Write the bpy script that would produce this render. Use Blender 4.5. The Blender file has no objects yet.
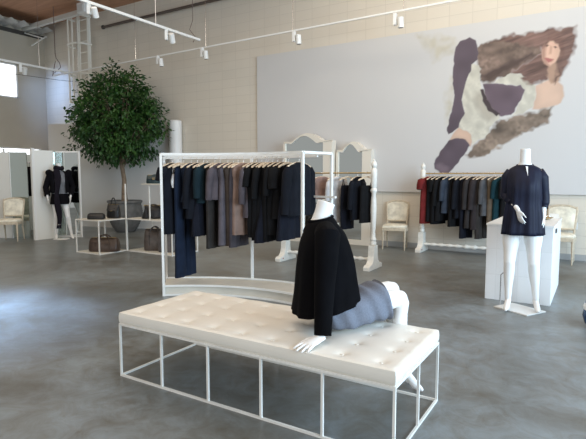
import bpy, bmesh, math, random
import numpy as np
from mathutils import Vector, Matrix, noise
random.seed(7)
SC = bpy.context.scene
COL = SC.collection
PI = math.pi
V = Vector

# ------------------------------------------------------------------ materials
MATS = {}
def mat(name, color, rough=.6, metal=0., var=0., vscale=6., bump=0., bscale=60., color2=None, sheen=0., spec=.5, coat=0.):
    if name in MATS: return MATS[name]
    m = bpy.data.materials.new(name); m.use_nodes = True
    nt = m.node_tree; b = nt.nodes['Principled BSDF']
    b.inputs['Roughness'].default_value = rough
    b.inputs['Metallic'].default_value = metal
    b.inputs['Specular IOR Level'].default_value = spec
    if sheen:
        b.inputs['Sheen Weight'].default_value = sheen
        b.inputs['Sheen Tint'].default_value = (*[min(1, c*2+.05) for c in color], 1)
    if coat: b.inputs['Coat Weight'].default_value = coat
    tc = nt.nodes.new('ShaderNodeTexCoord')
    if var or color2:
        n = nt.nodes.new('ShaderNodeTexNoise'); n.inputs['Scale'].default_value = vscale; n.inputs['Detail'].default_value = 5
        nt.links.new(tc.outputs['Object'], n.inputs['Vector'])
        r = nt.nodes.new('ShaderNodeValToRGB')
        lo = color if color2 else tuple(c*(1-var) for c in color)
        hi = color2 if color2 else tuple(min(1, c*(1+var)) for c in color)
        r.color_ramp.elements[0].color = (*lo, 1); r.color_ramp.elements[1].color = (*hi, 1)
        r.color_ramp.elements[0].position = .35; r.color_ramp.elements[1].position = .65
        nt.links.new(n.outputs['Fac'], r.inputs['Fac']); nt.links.new(r.outputs['Color'], b.inputs['Base Color'])
    else:
        b.inputs['Base Color'].default_value = (*color, 1)
    if bump:
        n2 = nt.nodes.new('ShaderNodeTexNoise'); n2.inputs['Scale'].default_value = bscale
        nt.links.new(tc.outputs['Object'], n2.inputs['Vector'])
        bp = nt.nodes.new('ShaderNodeBump'); bp.inputs['Strength'].default_value = bump; bp.inputs['Distance'].default_value = .01
        nt.links.new(n2.outputs['Fac'], bp.inputs['Height']); nt.links.new(bp.outputs['Normal'], b.inputs['Normal'])
    MATS[name] = m
    return m
def emit(name, color, strength):
    m = bpy.data.materials.new(name); m.use_nodes = True
    b = m.node_tree.nodes['Principled BSDF']
    b.inputs['Base Color'].default_value = (*color, 1)
    b.inputs['Emission Color'].default_value = (*color, 1); b.inputs['Emission Strength'].default_value = strength
    MATS[name] = m; return m
def fabric(name, color, **k):
    a = dict(rough=.9, var=.18, vscale=9, bump=.15, bscale=220, spec=.2); a.update(k)
    return mat(name, color, **a)

# ------------------------------------------------------------------ mesh builder
class MB:
    def __init__(s): s.v = []; s.f = []
    def add(s, vs, fs):
        o = len(s.v); s.v += [tuple(p) for p in vs]; s.f += [tuple(i+o for i in f) for f in fs]; return s
    def box(s, c, d, rz=0, M=None):
        vs = []
        for z in (-1, 1):
            for x, y in ((-1,-1),(1,-1),(1,1),(-1,1)):
                p = V((x*d[0]/2, y*d[1]/2, z*d[2]/2))
                if rz: p = Matrix.Rotation(rz, 3, 'Z') @ p
                if M: p = M @ p
                vs.append(p + V(c))
        return s.add(vs, [(3,2,1,0),(4,5,6,7),(0,1,5,4),(1,2,6,5),(2,3,7,6),(3,0,4,7)])
    def bar(s, a, b, w, h=None, up=(0,0,1)):
        a = V(a); b = V(b); h = h or w
        d = (b-a).normalized(); u = V(up)
        if abs(d.dot(u)) > .95: u = V((0,1,0)) if abs(d.y) < .9 else V((1,0,0))
        x = d.cross(u).normalized(); y = x.cross(d)
        vs = [p + x*sx*w/2 + y*sy*h/2 for p in (a, b) for sx, sy in ((-1,-1),(1,-1),(1,1),(-1,1))]
        return s.add(vs, [(0,1,2,3),(7,6,5,4),(0,4,5,1),(1,5,6,2),(2,6,7,3),(3,7,4,0)])
    def tube(s, pts, r, n=8, cap=True, flat=None, round_ends=False):
        pts = [V(p) for p in pts]; k = len(pts)
        rs = r if isinstance(r, (list, tuple)) else [r]*k
        if round_ends:
            d0 = (pts[0]-pts[1]).normalized(); d1 = (pts[-1]-pts[-2]).normalized()
            pts = [pts[0]+d0*rs[0]*.85, pts[0]+d0*rs[0]*.5] + pts + [pts[-1]+d1*rs[-1]*.5, pts[-1]+d1*rs[-1]*.85]
            rs = [rs[0]*.4, rs[0]*.82] + list(rs) + [rs[-1]*.82, rs[-1]*.4]; k = len(pts)
        rings = []; prev = None
        for i, p in enumerate(pts):
            d = (pts[min(i+1,k-1)] - pts[max(i-1,0)])
            d = d.normalized() if d.length > 1e-9 else V((0,0,1))
            if prev is None:
                u = V((1,0,0)) if abs(d.x) < .8 else V((0,1,0))
                x = (u - d*u.dot(d)).normalized()
            else:
                x = (prev - d*prev.dot(d)); x = x.normalized() if x.length > 1e-6 else prev
            prev = x; y = d.cross(x)
            fl = 1 if flat is None else flat
            rings.append([p + (x*math.cos(2*PI*j/n) + y*math.sin(2*PI*j/n)*fl)*rs[i] for j in range(n)])
        return s.loft(rings, cap)
    def loft(s, rings, cap=True, capend=True, closed=True):
        n = len(rings[0]); vs = [p for r in rings for p in r]; fs = []
        for i in range(len(rings)-1):
            for j in range(n if closed else n-1):
                a = i*n+j; b = i*n+(j+1) % n
                fs.append((a, b, b+n, a+n))
        if cap: fs.append(tuple(reversed(range(n))))
        if cap and capend: fs.append(tuple(range((len(rings)-1)*n, len(rings)*n)))
        return s.add(vs, fs)
    def lathe(s, prof, n=20, c=(0,0,0), cap=True):
        rings = [[V(c) + V((r*math.cos(2*PI*j/n), r*math.sin(2*PI*j/n), z)) for j in range(n)] for r, z in prof]
        return s.loft(rings, cap)
    def ell(s, c, r, n=12, m=8, M=None):
        rings = []
        for i in range(m+1):
            a = -PI/2 + PI*i/m; q = max(math.cos(a), .02)
            ring = []
            for j in range(n):
                p = V((r[0]*q*math.cos(2*PI*j/n), r[1]*q*math.sin(2*PI*j/n), r[2]*math.sin(a)))
                if M: p = M @ p
                ring.append(p + V(c))
            rings.append(ring)
        return s.loft(rings)
    def prism(s, poly, a, b):
        """poly: list of 2D; a,b: functions mapping (u,v)->3D for the two faces"""
        n = len(poly); vs = [a(*p) for p in poly] + [b(*p) for p in poly]
        fs = [tuple(reversed(range(n))), tuple(range(n, 2*n))] + [(i, (i+1) % n, (i+1) % n+n, i+n) for i in range(n)]
        return s.add(vs, fs)
    def build(s, name, m, parent=None, smooth=False, bevel=0, label=None):
        me = bpy.data.meshes.new(name); me.from_pydata(s.v, [], s.f); me.update()
        bm = bmesh.new(); bm.from_mesh(me); bmesh.ops.recalc_face_normals(bm, faces=bm.faces)
        if bevel: bmesh.ops.bevel(bm, geom=[e for e in bm.edges], offset=bevel, segments=2, affect='EDGES', profile=.6)
        bm.to_mesh(me); bm.free()
        if smooth:
            for p in me.polygons: p.use_smooth = True
            try: me.set_sharp_from_angle(angle=math.radians(smooth if smooth > 1 else 50))
            except Exception: pass
        if m: me.materials.append(m)
        o = bpy.data.objects.new(name, me); COL.objects.link(o)
        if parent: o.parent = parent
        if label: o['label'] = label
        return o

def remeshed(mb, name, m, parent=None, voxel=.008, smooth=4):
    o = mb.build(name, m, None)
    r = o.modifiers.new('r', 'REMESH'); r.mode = 'VOXEL'; r.voxel_size = voxel; r.use_smooth_shade = True
    s = o.modifiers.new('s', 'SMOOTH'); s.factor = .5; s.iterations = smooth
    dg = bpy.context.evaluated_depsgraph_get(); dg.update()
    me = bpy.data.meshes.new_from_object(o.evaluated_get(dg))
    o.modifiers.clear(); old = o.data; o.data = me; bpy.data.meshes.remove(old)
    me.name = name
    for p in me.polygons: p.use_smooth = True
    if not me.materials: me.materials.append(m)
    if parent: o.parent = parent
    return o

def thing(name, label, cat, loc=(0,0,0), rz=0, group=None):
    o = bpy.data.objects.new(name, None); COL.objects.link(o)
    o.empty_display_size = .1
    o.location = loc; o.rotation_euler = (0,0,rz); o['label'] = label; o['category'] = cat
    if group: o['group'] = group
    return o
def tag(o, label, cat, group=None, kind=None):
    o['label'] = label; o['category'] = cat
    if group: o['group'] = group
    if kind: o['kind'] = kind
    return o
def struct(o, kind='structure'):
    o['kind'] = kind; return o
def copy_tree(o, parent=None):
    c = o.copy(); COL.objects.link(c); c.parent = parent
    for ch in list(o.children): copy_tree(ch, c)
    return c

# ------------------------------------------------------------------ palette
WHITE = mat('white_enamel', (.82,.82,.80), .35)
FRAMEW = mat('white_metal_frame', (.80,.79,.75), .35, var=.05)
PLASTER = mat('plaster_white', (.86,.85,.83), .45)
MANN = mat('mannequin_white', (.86,.86,.85), .38, spec=.5)
ANTIQUE = mat('antique_white_wood', (.80,.78,.72), .45, var=.05, vscale=20)
BRASS = mat('brass', (.55,.40,.18), .35, metal=.8)
CHROME = mat('chrome', (.7,.7,.72), .2, metal=1)
MIRROR = mat('mirror_glass', (.80,.84,.83), .02, metal=1)
WOOD = mat('hanger_wood', (.74,.57,.40), .5, var=.2, vscale=30)
DARKMETAL = mat('dark_metal', (.05,.045,.04), .5)
BLACK = mat('black_plastic', (.015,.015,.016), .5)
CREAMFAB = fabric('cream_upholstery', (.78,.74,.62))
CHAIRWOOD = mat('pale_chair_wood', (.58,.50,.38), .5, var=.12, vscale=25)
# ------------------------------------------------------------------ room
WY = 9.443; WX = -14.88; CEIL = 6.0
def floor_mat():
    m = bpy.data.materials.new('polished_concrete'); m.use_nodes = True
    nt = m.node_tree; N = nt.nodes; L = nt.links; b = N['Principled BSDF']
    tc = N.new('ShaderNodeTexCoord')
    n1 = N.new('ShaderNodeTexNoise'); n1.inputs['Scale'].default_value = .75; n1.inputs['Detail'].default_value = 8; n1.inputs['Roughness'].default_value = .62; n1.inputs['Distortion'].default_value = .6
    n2 = N.new('ShaderNodeTexNoise'); n2.inputs['Scale'].default_value = 4.5; n2.inputs['Detail'].default_value = 10; n2.inputs['Roughness'].default_value = .7; n2.inputs['Distortion'].default_value = 1.2
    L.new(tc.outputs['Object'], n1.inputs['Vector']); L.new(tc.outputs['Object'], n2.inputs['Vector'])
    r1 = N.new('ShaderNodeValToRGB'); r1.color_ramp.elements[0].color = (.112,.110,.098,1); r1.color_ramp.elements[1].color = (.235,.268,.288,1)
    r1.color_ramp.elements[0].position = .33; r1.color_ramp.elements[1].position = .68
    r2 = N.new('ShaderNodeValToRGB'); r2.color_ramp.elements[0].color = (.60,.50,.38,1); r2.color_ramp.elements[1].color = (1.12,1.16,1.18,1)
    r2.color_ramp.elements[0].position = .3; r2.color_ramp.elements[1].position = .62
    L.new(n1.outputs['Fac'], r1.inputs['Fac']); L.new(n2.outputs['Fac'], r2.inputs['Fac'])
    mx = N.new('ShaderNodeMix'); mx.data_type = 'RGBA'; mx.blend_type = 'MULTIPLY'; mx.inputs[0].default_value = .8
    L.new(r1.outputs['Color'], mx.inputs[6]); L.new(r2.outputs['Color'], mx.inputs[7])
    L.new(mx.outputs[2], b.inputs['Base Color'])
    rr = N.new('ShaderNodeMapRange'); rr.inputs[3].default_value = .22; rr.inputs[4].default_value = .5
    L.new(n2.outputs['Fac'], rr.inputs[0]); L.new(rr.outputs[0], b.inputs['Roughness'])
    bp = N.new('ShaderNodeBump'); bp.inputs['Strength'].default_value = .08; bp.inputs['Distance'].default_value = .02
    L.new(n2.outputs['Fac'], bp.inputs['Height']); L.new(bp.outputs['Normal'], b.inputs['Normal'])
    return m
def block_mat(name, c, mortar, axis='X', bw=.41, bh=.205):
    m = bpy.data.materials.new(name); m.use_nodes = True
    nt = m.node_tree; N = nt.nodes; L = nt.links; b = N['Principled BSDF']; b.inputs['Roughness'].default_value = .7
    tc = N.new('ShaderNodeTexCoord'); sp = N.new('ShaderNodeSeparateXYZ'); cb = N.new('ShaderNodeCombineXYZ')
    L.new(tc.outputs['Object'], sp.inputs[0]); L.new(sp.outputs[axis], cb.inputs['X']); L.new(sp.outputs['Z'], cb.inputs['Y'])
    br = N.new('ShaderNodeTexBrick'); br.offset = 0; br.inputs['Scale'].default_value = 1
    br.inputs['Brick Width'].default_value = bw; br.inputs['Row Height'].default_value = bh
    br.inputs['Mortar Size'].default_value = .006; br.inputs['Mortar Smooth'].default_value = .4
    br.inputs['Color1'].default_value = (*c,1); br.inputs['Color2'].default_value = (*[x*.97 for x in c],1); br.inputs['Mortar'].default_value = (*mortar,1)
    L.new(cb.outputs[0], br.inputs['Vector']); L.new(br.outputs['Color'], b.inputs['Base Color'])
    bp = N.new('ShaderNodeBump'); bp.inputs['Strength'].default_value = .25; bp.inputs['Distance'].default_value = .01; bp.invert = True
    L.new(br.outputs['Fac'], bp.inputs['Height']); L.new(bp.outputs['Normal'], b.inputs['Normal'])
    return m
struct(MB().box((-5.5, 2.5, -.05), (19.0, 14.2, .1)).build('floor', floor_mat()))
struct(MB().box((-5.5, WY+.1, CEIL/2), (19.0, .2, CEIL)).build('wall_back', block_mat('painted_block', (.70,.645,.555), (.61,.56,.48))))
# left wall with a real opening for the high window and the low glazed strip
def leftwall():
    mb = MB(); 
    def seg(y0,y1,z0,z1): mb.box((WX-.1,(y0+y1)/2,(z0+z1)/2),(.2,y1-y0,z1-z0))
    seg(-4.6,7.30,2.24,CEIL); seg(7.30,8.56,2.24,3.70); seg(7.30,8.56,4.69,CEIL); seg(8.56,WY,2.24,CEIL)
    seg(-4.6,7.0,0,2.24); seg(9.2,WY,0,2.24)
    return mb.build('wall_left', mat('left_wall_paint', (.50,.445,.36), .8, var=.04, vscale=1.5))
struct(leftwall())
sky_glass = emit('daylit_pane', (.93,.96,1.0), 2.2)
w1 = struct(MB().box((WX-.14, 7.93, 4.195), (.02, 1.30, 1.02)).build('window_1', sky_glass))
MB().box((WX-.05,7.93,4.67),(.1,1.26,.04)).box((WX-.05,7.93,3.72),(.1,1.26,.04)).box((WX-.05,8.54,4.195),(.1,.04,.99)).box((WX-.05,7.32,4.195),(.1,.04,.99)).build('window_frame', WHITE, w1)
w2 = struct(MB().box((WX-.14, 8.1, 1.1), (.02, 2.24, 2.26)).build('window_2', sky_glass))
MB().box((WX-.05,7.03,1.1),(.1,.06,2.2)).box((WX-.05,8.05,1.1),(.1,.06,2.2)).box((WX-.05,9.17,1.1),(.1,.06,2.2)).box((WX-.05,8.1,2.225),(.1,2.2,.03)).build('window_frame', WHITE, w2)
# ceiling: timber boards with beams
def plank_mat():
    m = bpy.data.materials.new('ceiling_timber'); m.use_nodes = True
    nt = m.node_tree; N = nt.nodes; L = nt.links; b = N['Principled BSDF']; b.inputs['Roughness'].default_value = .7
    tc = N.new('ShaderNodeTexCoord'); mp = N.new('ShaderNodeMapping'); mp.inputs['Scale'].default_value = (.8, 9, 1)
    n = N.new('ShaderNodeTexNoise'); n.inputs['Scale'].default_value = 1.5; n.inputs['Detail'].default_value = 6
    L.new(tc.outputs['Object'], mp.inputs[0]); L.new(mp.outputs[0], n.inputs['Vector'])
    r = N.new('ShaderNodeValToRGB'); r.color_ramp.elements[0].color = (.30,.14,.075,1); r.color_ramp.elements[1].color = (.58,.31,.18,1)
    L.new(n.outputs['Fac'], r.inputs['Fac']); L.new(r.outputs['Color'], b.inputs['Base Color'])
    return m
PLK = plank_mat()
struct(MB().box((-5.5, 2.5, CEIL+.1), (19.0, 14.2, .2)).build('ceiling', PLK))
GLU = mat('glulam', (.16,.075,.04), .7, var=.25, vscale=3)
for i, y in enumerate((6.3, 3.0, -.5)):
    struct(MB().box((-5.5, y, CEIL-.16), (19.0, .16, .32)).build('trim_%d' % (i+1), GLU))
# corrugated deck edge by the left wall
mb = MB(); pts = []
K = 160
for i in range(K+1):
    y = -4.5 + (WY+4.4)*i/K; z = CEIL-.24 + .05*math.sin(i*PI/2.0)
    pts.append((y, z))
rings = [[V((WX+x0, y, z)) for y, z in pts] for x0 in (.0, .75)]
mb.loft(rings, cap=False, closed=False)
struct(mb.build('trim_4', mat('galvanised_deck', (.50,.50,.49), .5, metal=.3, var=.15, vscale=4)))
struct(MB().box((WX+.04, 2.4, CEIL-.36), (.08, 14.0, .10)).build('trim_5', DARKMETAL))
struct(MB().box((-5.5, WY-.012, .05), (18.7, .024, .10)).build('baseboard_back', mat('grey_base', (.40,.40,.39), .6)))
struct(MB().box((WX+.012, 1.2, .05), (.024, 11.4, .10)).build('baseboard_left', MATS['grey_base']))

# curved white partition behind the tree
mb = MB(); A = V((-13.3, 8.46)); B = V((-9.35, 9.40)); ch = B-A; nn = V((ch.y, -ch.x)).normalized(); inner = []; outer = []
for i in range(33):
    t = i/32; sag = 4*t*(1-t)*.06
    p = A + ch*t + nn*sag
    outer.append(p); inner.append(p - nn*.12)
pl = outer + inner[::-1]
mb.prism([(p.x,p.y) for p in pl], lambda x,y: V((x,y,0)), lambda x,y: V((x,y,2.84)))
struct(mb.build('wall_curved', mat('curved_wall_white', (.66,.64,.61), .6), smooth=40))
# slim rounded white column where the curved wall meets the back wall
struct(MB().lathe([(.16,0),(.16,2.78),(.13,2.80)], 28, (-9.18, 9.26, 0)).build('wall_column', MATS['plaster_white'], smooth=40))

# ------------------------------------------------------------------ mural
MURAL = [
    ('wisp', [(-3.04, 4.029), (-2.756, 3.981), (-2.354, 3.871), (-2.315, 3.76), (-2.366, 3.66), (-2.545, 3.63), (-2.689, 3.521), (-2.728, 3.616), (-2.882, 3.799)]),
    ('wisp', [(-2.37, 3.181), (-2.317, 3.175), (-2.337, 2.603), (-2.438, 2.356), (-2.468, 2.794)]),
    ('fur', [(-1.966, 3.678), (-1.735, 3.767), (-1.38, 3.784), (-1.055, 3.787), (-0.925, 3.557), (-0.891, 3.439), (-1.024, 3.374), (-1.189, 3.278), (-1.405, 3.151), (-1.548, 3.081), (-1.71, 3.011), (-1.88, 3.079), (-1.867, 3.217), (-1.94, 3.381)]),
    ('furdark', [(-1.866, 3.165), (-1.556, 3.303), (-1.241, 3.4), (-1.043, 3.475), (-1.025, 3.407), (-1.268, 3.287), (-1.55, 3.149), (-1.745, 3.049)]),
    ('hair', [(-1.734, 3.75), (-1.381, 3.801), (-1.04, 3.789), (-0.847, 3.825), (-0.627, 3.808), (-0.429, 3.805), (-0.445, 3.698), (-0.421, 3.522), (-0.466, 3.354), (-0.537, 3.188), (-0.597, 3.09), (-0.622, 2.972), (-0.683, 3.059), (-0.755, 3.002), (-1.008, 2.961), (-1.183, 3.111), (-1.421, 3.153), (-1.19, 3.295), (-1.025, 3.391), (-0.906, 3.441), (-0.925, 3.557), (-1.109, 3.598), (-1.408, 3.688)]),
    ('skin', [(-0.991, 2.91), (-0.88, 2.965), (-0.754, 2.985), (-0.687, 3.011), (-0.589, 2.879), (-0.541, 2.707), (-0.591, 2.598), (-0.765, 2.537), (-0.899, 2.505), (-1.022, 2.514), (-0.97, 2.776)]),
    ('lace', [(-1.644, 3.015), (-1.5, 3.11), (-1.395, 3.167), (-1.183, 3.111), (-0.991, 2.916), (-0.972, 2.809), (-0.998, 2.579), (-1.159, 2.456), (-1.316, 2.432), (-1.205, 2.678), (-1.149, 2.858), (-1.214, 2.937), (-1.496, 2.982)]),
    ('bodice', [(-1.827, 3.022), (-1.628, 3.02), (-1.496, 2.982), (-1.214, 2.937), (-1.149, 2.858), (-1.205, 2.678), (-1.302, 2.499), (-1.348, 2.442), (-1.553, 2.446), (-1.73, 2.607)]),
    ('furlow', [(-1.54, 2.359), (-1.221, 2.432), (-0.913, 2.481), (-0.706, 2.541), (-0.755, 2.281), (-0.959, 2.192), (-1.209, 2.102), (-1.468, 1.93), (-1.737, 1.772), (-2.01, 1.712), (-2.082, 1.787), (-1.951, 1.938), (-1.716, 2.159)]),
    ('skin', [(-2.221, 2.29), (-2.113, 2.231), (-1.997, 2.154), (-1.968, 2.046), (-2.017, 1.94), (-2.107, 2.033), (-2.232, 2.074), (-2.394, 2.043), (-2.308, 2.204)]),
    ('lace', [(-2.035, 3.392), (-1.911, 3.36), (-1.872, 3.209), (-1.88, 3.079), (-1.841, 2.919), (-1.75, 2.703), (-1.662, 2.557), (-1.543, 2.463), (-1.541, 2.394), (-1.686, 2.263), (-1.715, 2.124), (-1.882, 2.042), (-1.974, 1.957), (-1.997, 2.154), (-2.113, 2.231), (-2.221, 2.29), (-2.189, 2.414), (-2.122, 2.544), (-2.181, 2.771), (-2.157, 2.947), (-2.121, 3.085)]),
    ('laceshade', [(-1.84, 2.884), (-1.766, 2.686), (-1.661, 2.54), (-1.576, 2.448), (-1.722, 2.352), (-1.88, 2.537), (-1.989, 2.756), (-1.942, 2.893)]),
    ('belt', [(-1.867, 2.921), (-1.816, 2.934), (-1.752, 2.755), (-1.646, 2.574), (-1.528, 2.479), (-1.575, 2.43), (-1.711, 2.543), (-1.818, 2.725)]),
    ('sock', [(-2.314, 3.724), (-2.247, 3.821), (-2.083, 3.859), (-1.977, 3.787), (-1.931, 3.639), (-1.934, 3.467), (-2.034, 3.386), (-2.048, 3.262), (-2.121, 3.089), (-2.156, 2.911), (-2.181, 2.771), (-2.142, 2.617), (-2.122, 2.524), (-2.188, 2.401), (-2.221, 2.29), (-2.344, 2.205), (-2.415, 2.163), (-2.444, 2.228), (-2.355, 2.632), (-2.326, 2.872), (-2.36, 3.187), (-2.345, 3.552)]),
    ('sock', [(-2.394, 2.062), (-2.233, 2.092), (-2.108, 2.051), (-2.026, 1.958), (-2.1, 1.807), (-2.22, 1.655), (-2.325, 1.51), (-2.377, 1.444), (-2.525, 1.446), (-2.647, 1.53), (-2.661, 1.643), (-2.577, 1.818), (-2.465, 1.972)]),
    ('knee', [(-2.622, 1.605), (-2.548, 1.641), (-2.362, 1.547), (-2.396, 1.455), (-2.525, 1.455), (-2.63, 1.53)]),
    ('neck', [(-0.794, 3.249), (-0.692, 3.27), (-0.614, 3.132), (-0.621, 2.956), (-0.766, 2.921), (-0.832, 3.091)]),
    ('strand', [(-0.9, 3.294), (-0.823, 3.22), (-0.817, 3.089), (-0.902, 2.951), (-1.038, 2.947), (-1.228, 3.049), (-1.014, 3.126)]),
    ('strand', [(-0.65, 3.297), (-0.591, 3.29), (-0.612, 3.1), (-0.677, 2.913), (-0.722, 2.934), (-0.671, 3.106)]),
    ('face', [(-0.907, 3.48), (-0.871, 3.582), (-0.81, 3.643), (-0.729, 3.627), (-0.661, 3.57), (-0.635, 3.445), (-0.666, 3.347), (-0.714, 3.263), (-0.793, 3.21), (-0.869, 3.263), (-0.903, 3.359)]),
    ('faceshade', [(-0.907, 3.48), (-0.871, 3.582), (-0.844, 3.579), (-0.854, 3.451), (-0.841, 3.32), (-0.793, 3.225), (-0.869, 3.263), (-0.903, 3.359)]),
    ('nose', [(-0.798, 3.54), (-0.761, 3.519), (-0.771, 3.408), (-0.812, 3.41)]),
    ('mouth', [(-0.857, 3.346), (-0.798, 3.357), (-0.733, 3.329), (-0.759, 3.286), (-0.802, 3.273), (-0.841, 3.303)]),
    ('eye', [(-0.869, 3.556), (-0.842, 3.569), (-0.815, 3.546), (-0.841, 3.533)]),
    ('eye', [(-0.743, 3.519), (-0.714, 3.529), (-0.684, 3.503), (-0.713, 3.491)]),
    ('fringe', [(-0.887, 3.52), (-0.868, 3.614), (-0.828, 3.721), (-0.682, 3.74), (-0.591, 3.613), (-0.562, 3.401), (-0.619, 3.253), (-0.642, 3.296), (-0.634, 3.445), (-0.667, 3.555), (-0.744, 3.609), (-0.801, 3.613), (-0.844, 3.579)]),
]

MCOL = dict(wisp=(.54,.51,.43), fur=(.19,.135,.11), hair=(.17,.10,.085), skin=(.62,.44,.34), lace=(.60,.58,.50), bodice=(.125,.09,.115), furlow=(.24,.185,.145), neck=(.40,.26,.19), strand=(.16,.095,.08), furdark=(.07,.045,.04), laceshade=(.42,.39,.33),
            belt=(.05,.035,.04), sock=(.10,.075,.098), knee=(.17,.13,.16), face=(.64,.42,.32), faceshade=(.38,.22,.17), nose=(.52,.32,.24), mouth=(.36,.13,.12), eye=(.09,.05,.045), fringe=(.15,.085,.07), bg=(.61,.605,.60))
def inpoly(px, pz, poly):
    ins = np.zeros(px.shape, bool); dist = np.full(px.shape, 9.)
    n = len(poly)
    for i in range(n):
        x1, z1 = poly[i]; x2, z2 = poly[(i+1) % n]
        c = ((z1 > pz) != (z2 > pz)) & (px < (x2-x1)*(pz-z1)/((z2-z1) or 1e-9)+x1); ins ^= c
        dx, dz = x2-x1, z2-z1; t = np.clip(((px-x1)*dx+(pz-z1)*dz)/(dx*dx+dz*dz+1e-12), 0, 1)
        dist = np.minimum(dist, np.hypot(px-x1-t*dx, pz-z1-t*dz))
    return np.where(ins, dist, -dist)
def vnoise(x, z, s, seed):
    rng = np.random.RandomState(seed); g = rng.rand(97, 97)
    u = x*s; w = z*s; i = np.floor(u).astype(int); j = np.floor(w).astype(int); fu = u-i; fw = w-j
    fu = fu*fu*(3-2*fu); fw = fw*fw*(3-2*fw); G = lambda a, b: g[a % 97, b % 97]
    return (G(i,j)*(1-fu)+G(i+1,j)*fu)*(1-fw)+(G(i,j+1)*(1-fu)+G(i+1,j+1)*fu)*fw
def mural():
    X0, X1, Z0, Z1 = -6.737, 2.6, 1.09, 4.096; gx0, gx1, gz0, gz1 = -3.2, -.3, 1.38, 4.08
    nx, nz = 290, 270
    xs = np.linspace(gx0, gx1, nx); zs = np.linspace(gz0, gz1, nz); GX, GZ = np.meshgrid(xs, zs)
    # wobble edges
    wob = .5
    X = GX + (vnoise(GX,GZ,14,1)-.5)*.03; Z = GZ + (vnoise(GX,GZ,14,2)-.5)*.03
    col = np.zeros((nz, nx, 3)); col[:] = MCOL['bg']
    for name, poly in MURAL:
        soft = dict(wisp=.14, fur=.05, furlow=.05, hair=.06, furdark=.08, laceshade=.10, knee=.07, faceshade=.05, fringe=.035, strand=.05, neck=.04, face=.03, skin=.03, nose=.03, mouth=.025, eye=.02).get(name, .018)
        j = .06 if name in ('hair','fur','furlow','wisp','strand') else .02 if name in ('fringe','lace') else 0
        XX = X + (vnoise(GX,GZ,17,5)-.5)*j; ZZ = Z + (vnoise(GX,GZ,17,6)-.5)*j
        d = inpoly(XX, ZZ, poly); a = np.clip(.5 + d/soft/1.0, 0, 1)[..., None]
        if name in ('fur','furlow'): t = .35+.75*vnoise(GX*.5+GZ*.3, GZ*1.3-GX*.25, 9, 11)+.7*vnoise(GX+GZ*.4,GZ-GX*.3,22,12)*vnoise(GX,GZ,5,31)
        elif name in ('hair','fringe','strand'): t = .4+.8*vnoise(GX*.35+GZ*.2, GZ*2.0-GX*.55, 11, 13)+.75*vnoise(GX*.3+GZ*.3, GZ*2.6-GX*.7, 19, 14)*vnoise(GX,GZ,4,32)
        elif name == 'lace': t = .80+.28*vnoise(GX+GZ*.5,GZ*.6-GX*.2,12,15)*(.7+.6*vnoise(GX,GZ,30,16))
        elif name == 'wisp': t = 1.0+.12*(vnoise(GX,GZ,18,17)-.5); a = np.clip(a*1.0*(.3+1.1*vnoise(GX,GZ,11,18))[...,None],0,1)
        elif name in ('sock','bodice'): t = .8+.35*vnoise(GX,GZ,5,19)+np.clip(.06-d,0,.06)*1.5
        else: t = .86+.2*vnoise(GX,GZ,6,20)+np.clip(d,0,.12)*.8
        c = np.array(MCOL[name])*t[..., None]
        col = col*(1-a)+c*a
    verts = []; cols = []
    yf = WY-.045
    verts = np.stack([GX.ravel(), np.full(nx*nz, yf), GZ.ravel()], 1).tolist(); cols = col.reshape(-1, 3).tolist()
    faces = []
    for j in range(nz-1):
        for i in range(nx-1):
            a = j*nx+i; faces.append((a, a+1, a+nx+1, a+nx))
    def quad(x0,x1,z0,z1,y0=yf):
        b = len(verts); verts.extend([[x0,y0,z0],[x1,y0,z0],[x1,y0,z1],[x0,y0,z1]]); cols.extend([list(MCOL['bg'])]*4); faces.append((b,b+1,b+2,b+3))
    quad(X0,gx0,Z0,Z1); quad(gx1,X1,Z0,Z1); quad(gx0,gx1,Z0,gz0); quad(gx0,gx1,gz1,Z1)
    b = len(verts)   # thickness
    for y in (yf, WY-.002):
        for x, z in ((X0,Z0),(X1,Z0),(X1,Z1),(X0,Z1)): verts.append([x,y,z]); cols.append([.45,.45,.44])
    for i in range(4): faces.append((b+i, b+4+i, b+4+(i+1)%4, b+(i+1)%4))
    me = bpy.data.meshes.new('mural_board'); me.from_pydata(verts, [], faces); me.update()
    at = me.color_attributes.new('paint', 'FLOAT_COLOR', 'POINT')
    arr = np.ones((len(verts), 4), np.float32); arr[:, :3] = np.array(cols); at.data.foreach_set('color', arr.ravel())
    m = bpy.data.materials.new('printed_mural'); m.use_nodes = True; nt = m.node_tree; p = nt.nodes['Principled BSDF']; p.inputs['Roughness'].default_value = .55
    ca = nt.nodes.new('ShaderNodeAttribute'); ca.attribute_name = 'paint'
    nt.links.new(ca.outputs['Color'], p.inputs['Base Color']); me.materials.append(m)
    o = bpy.data.objects.new('mural_board', me); COL.objects.link(o)
    tag(o, 'huge grey wall board printed with a reclining woman in fur and dark knee socks', 'mural')
mural()

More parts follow.
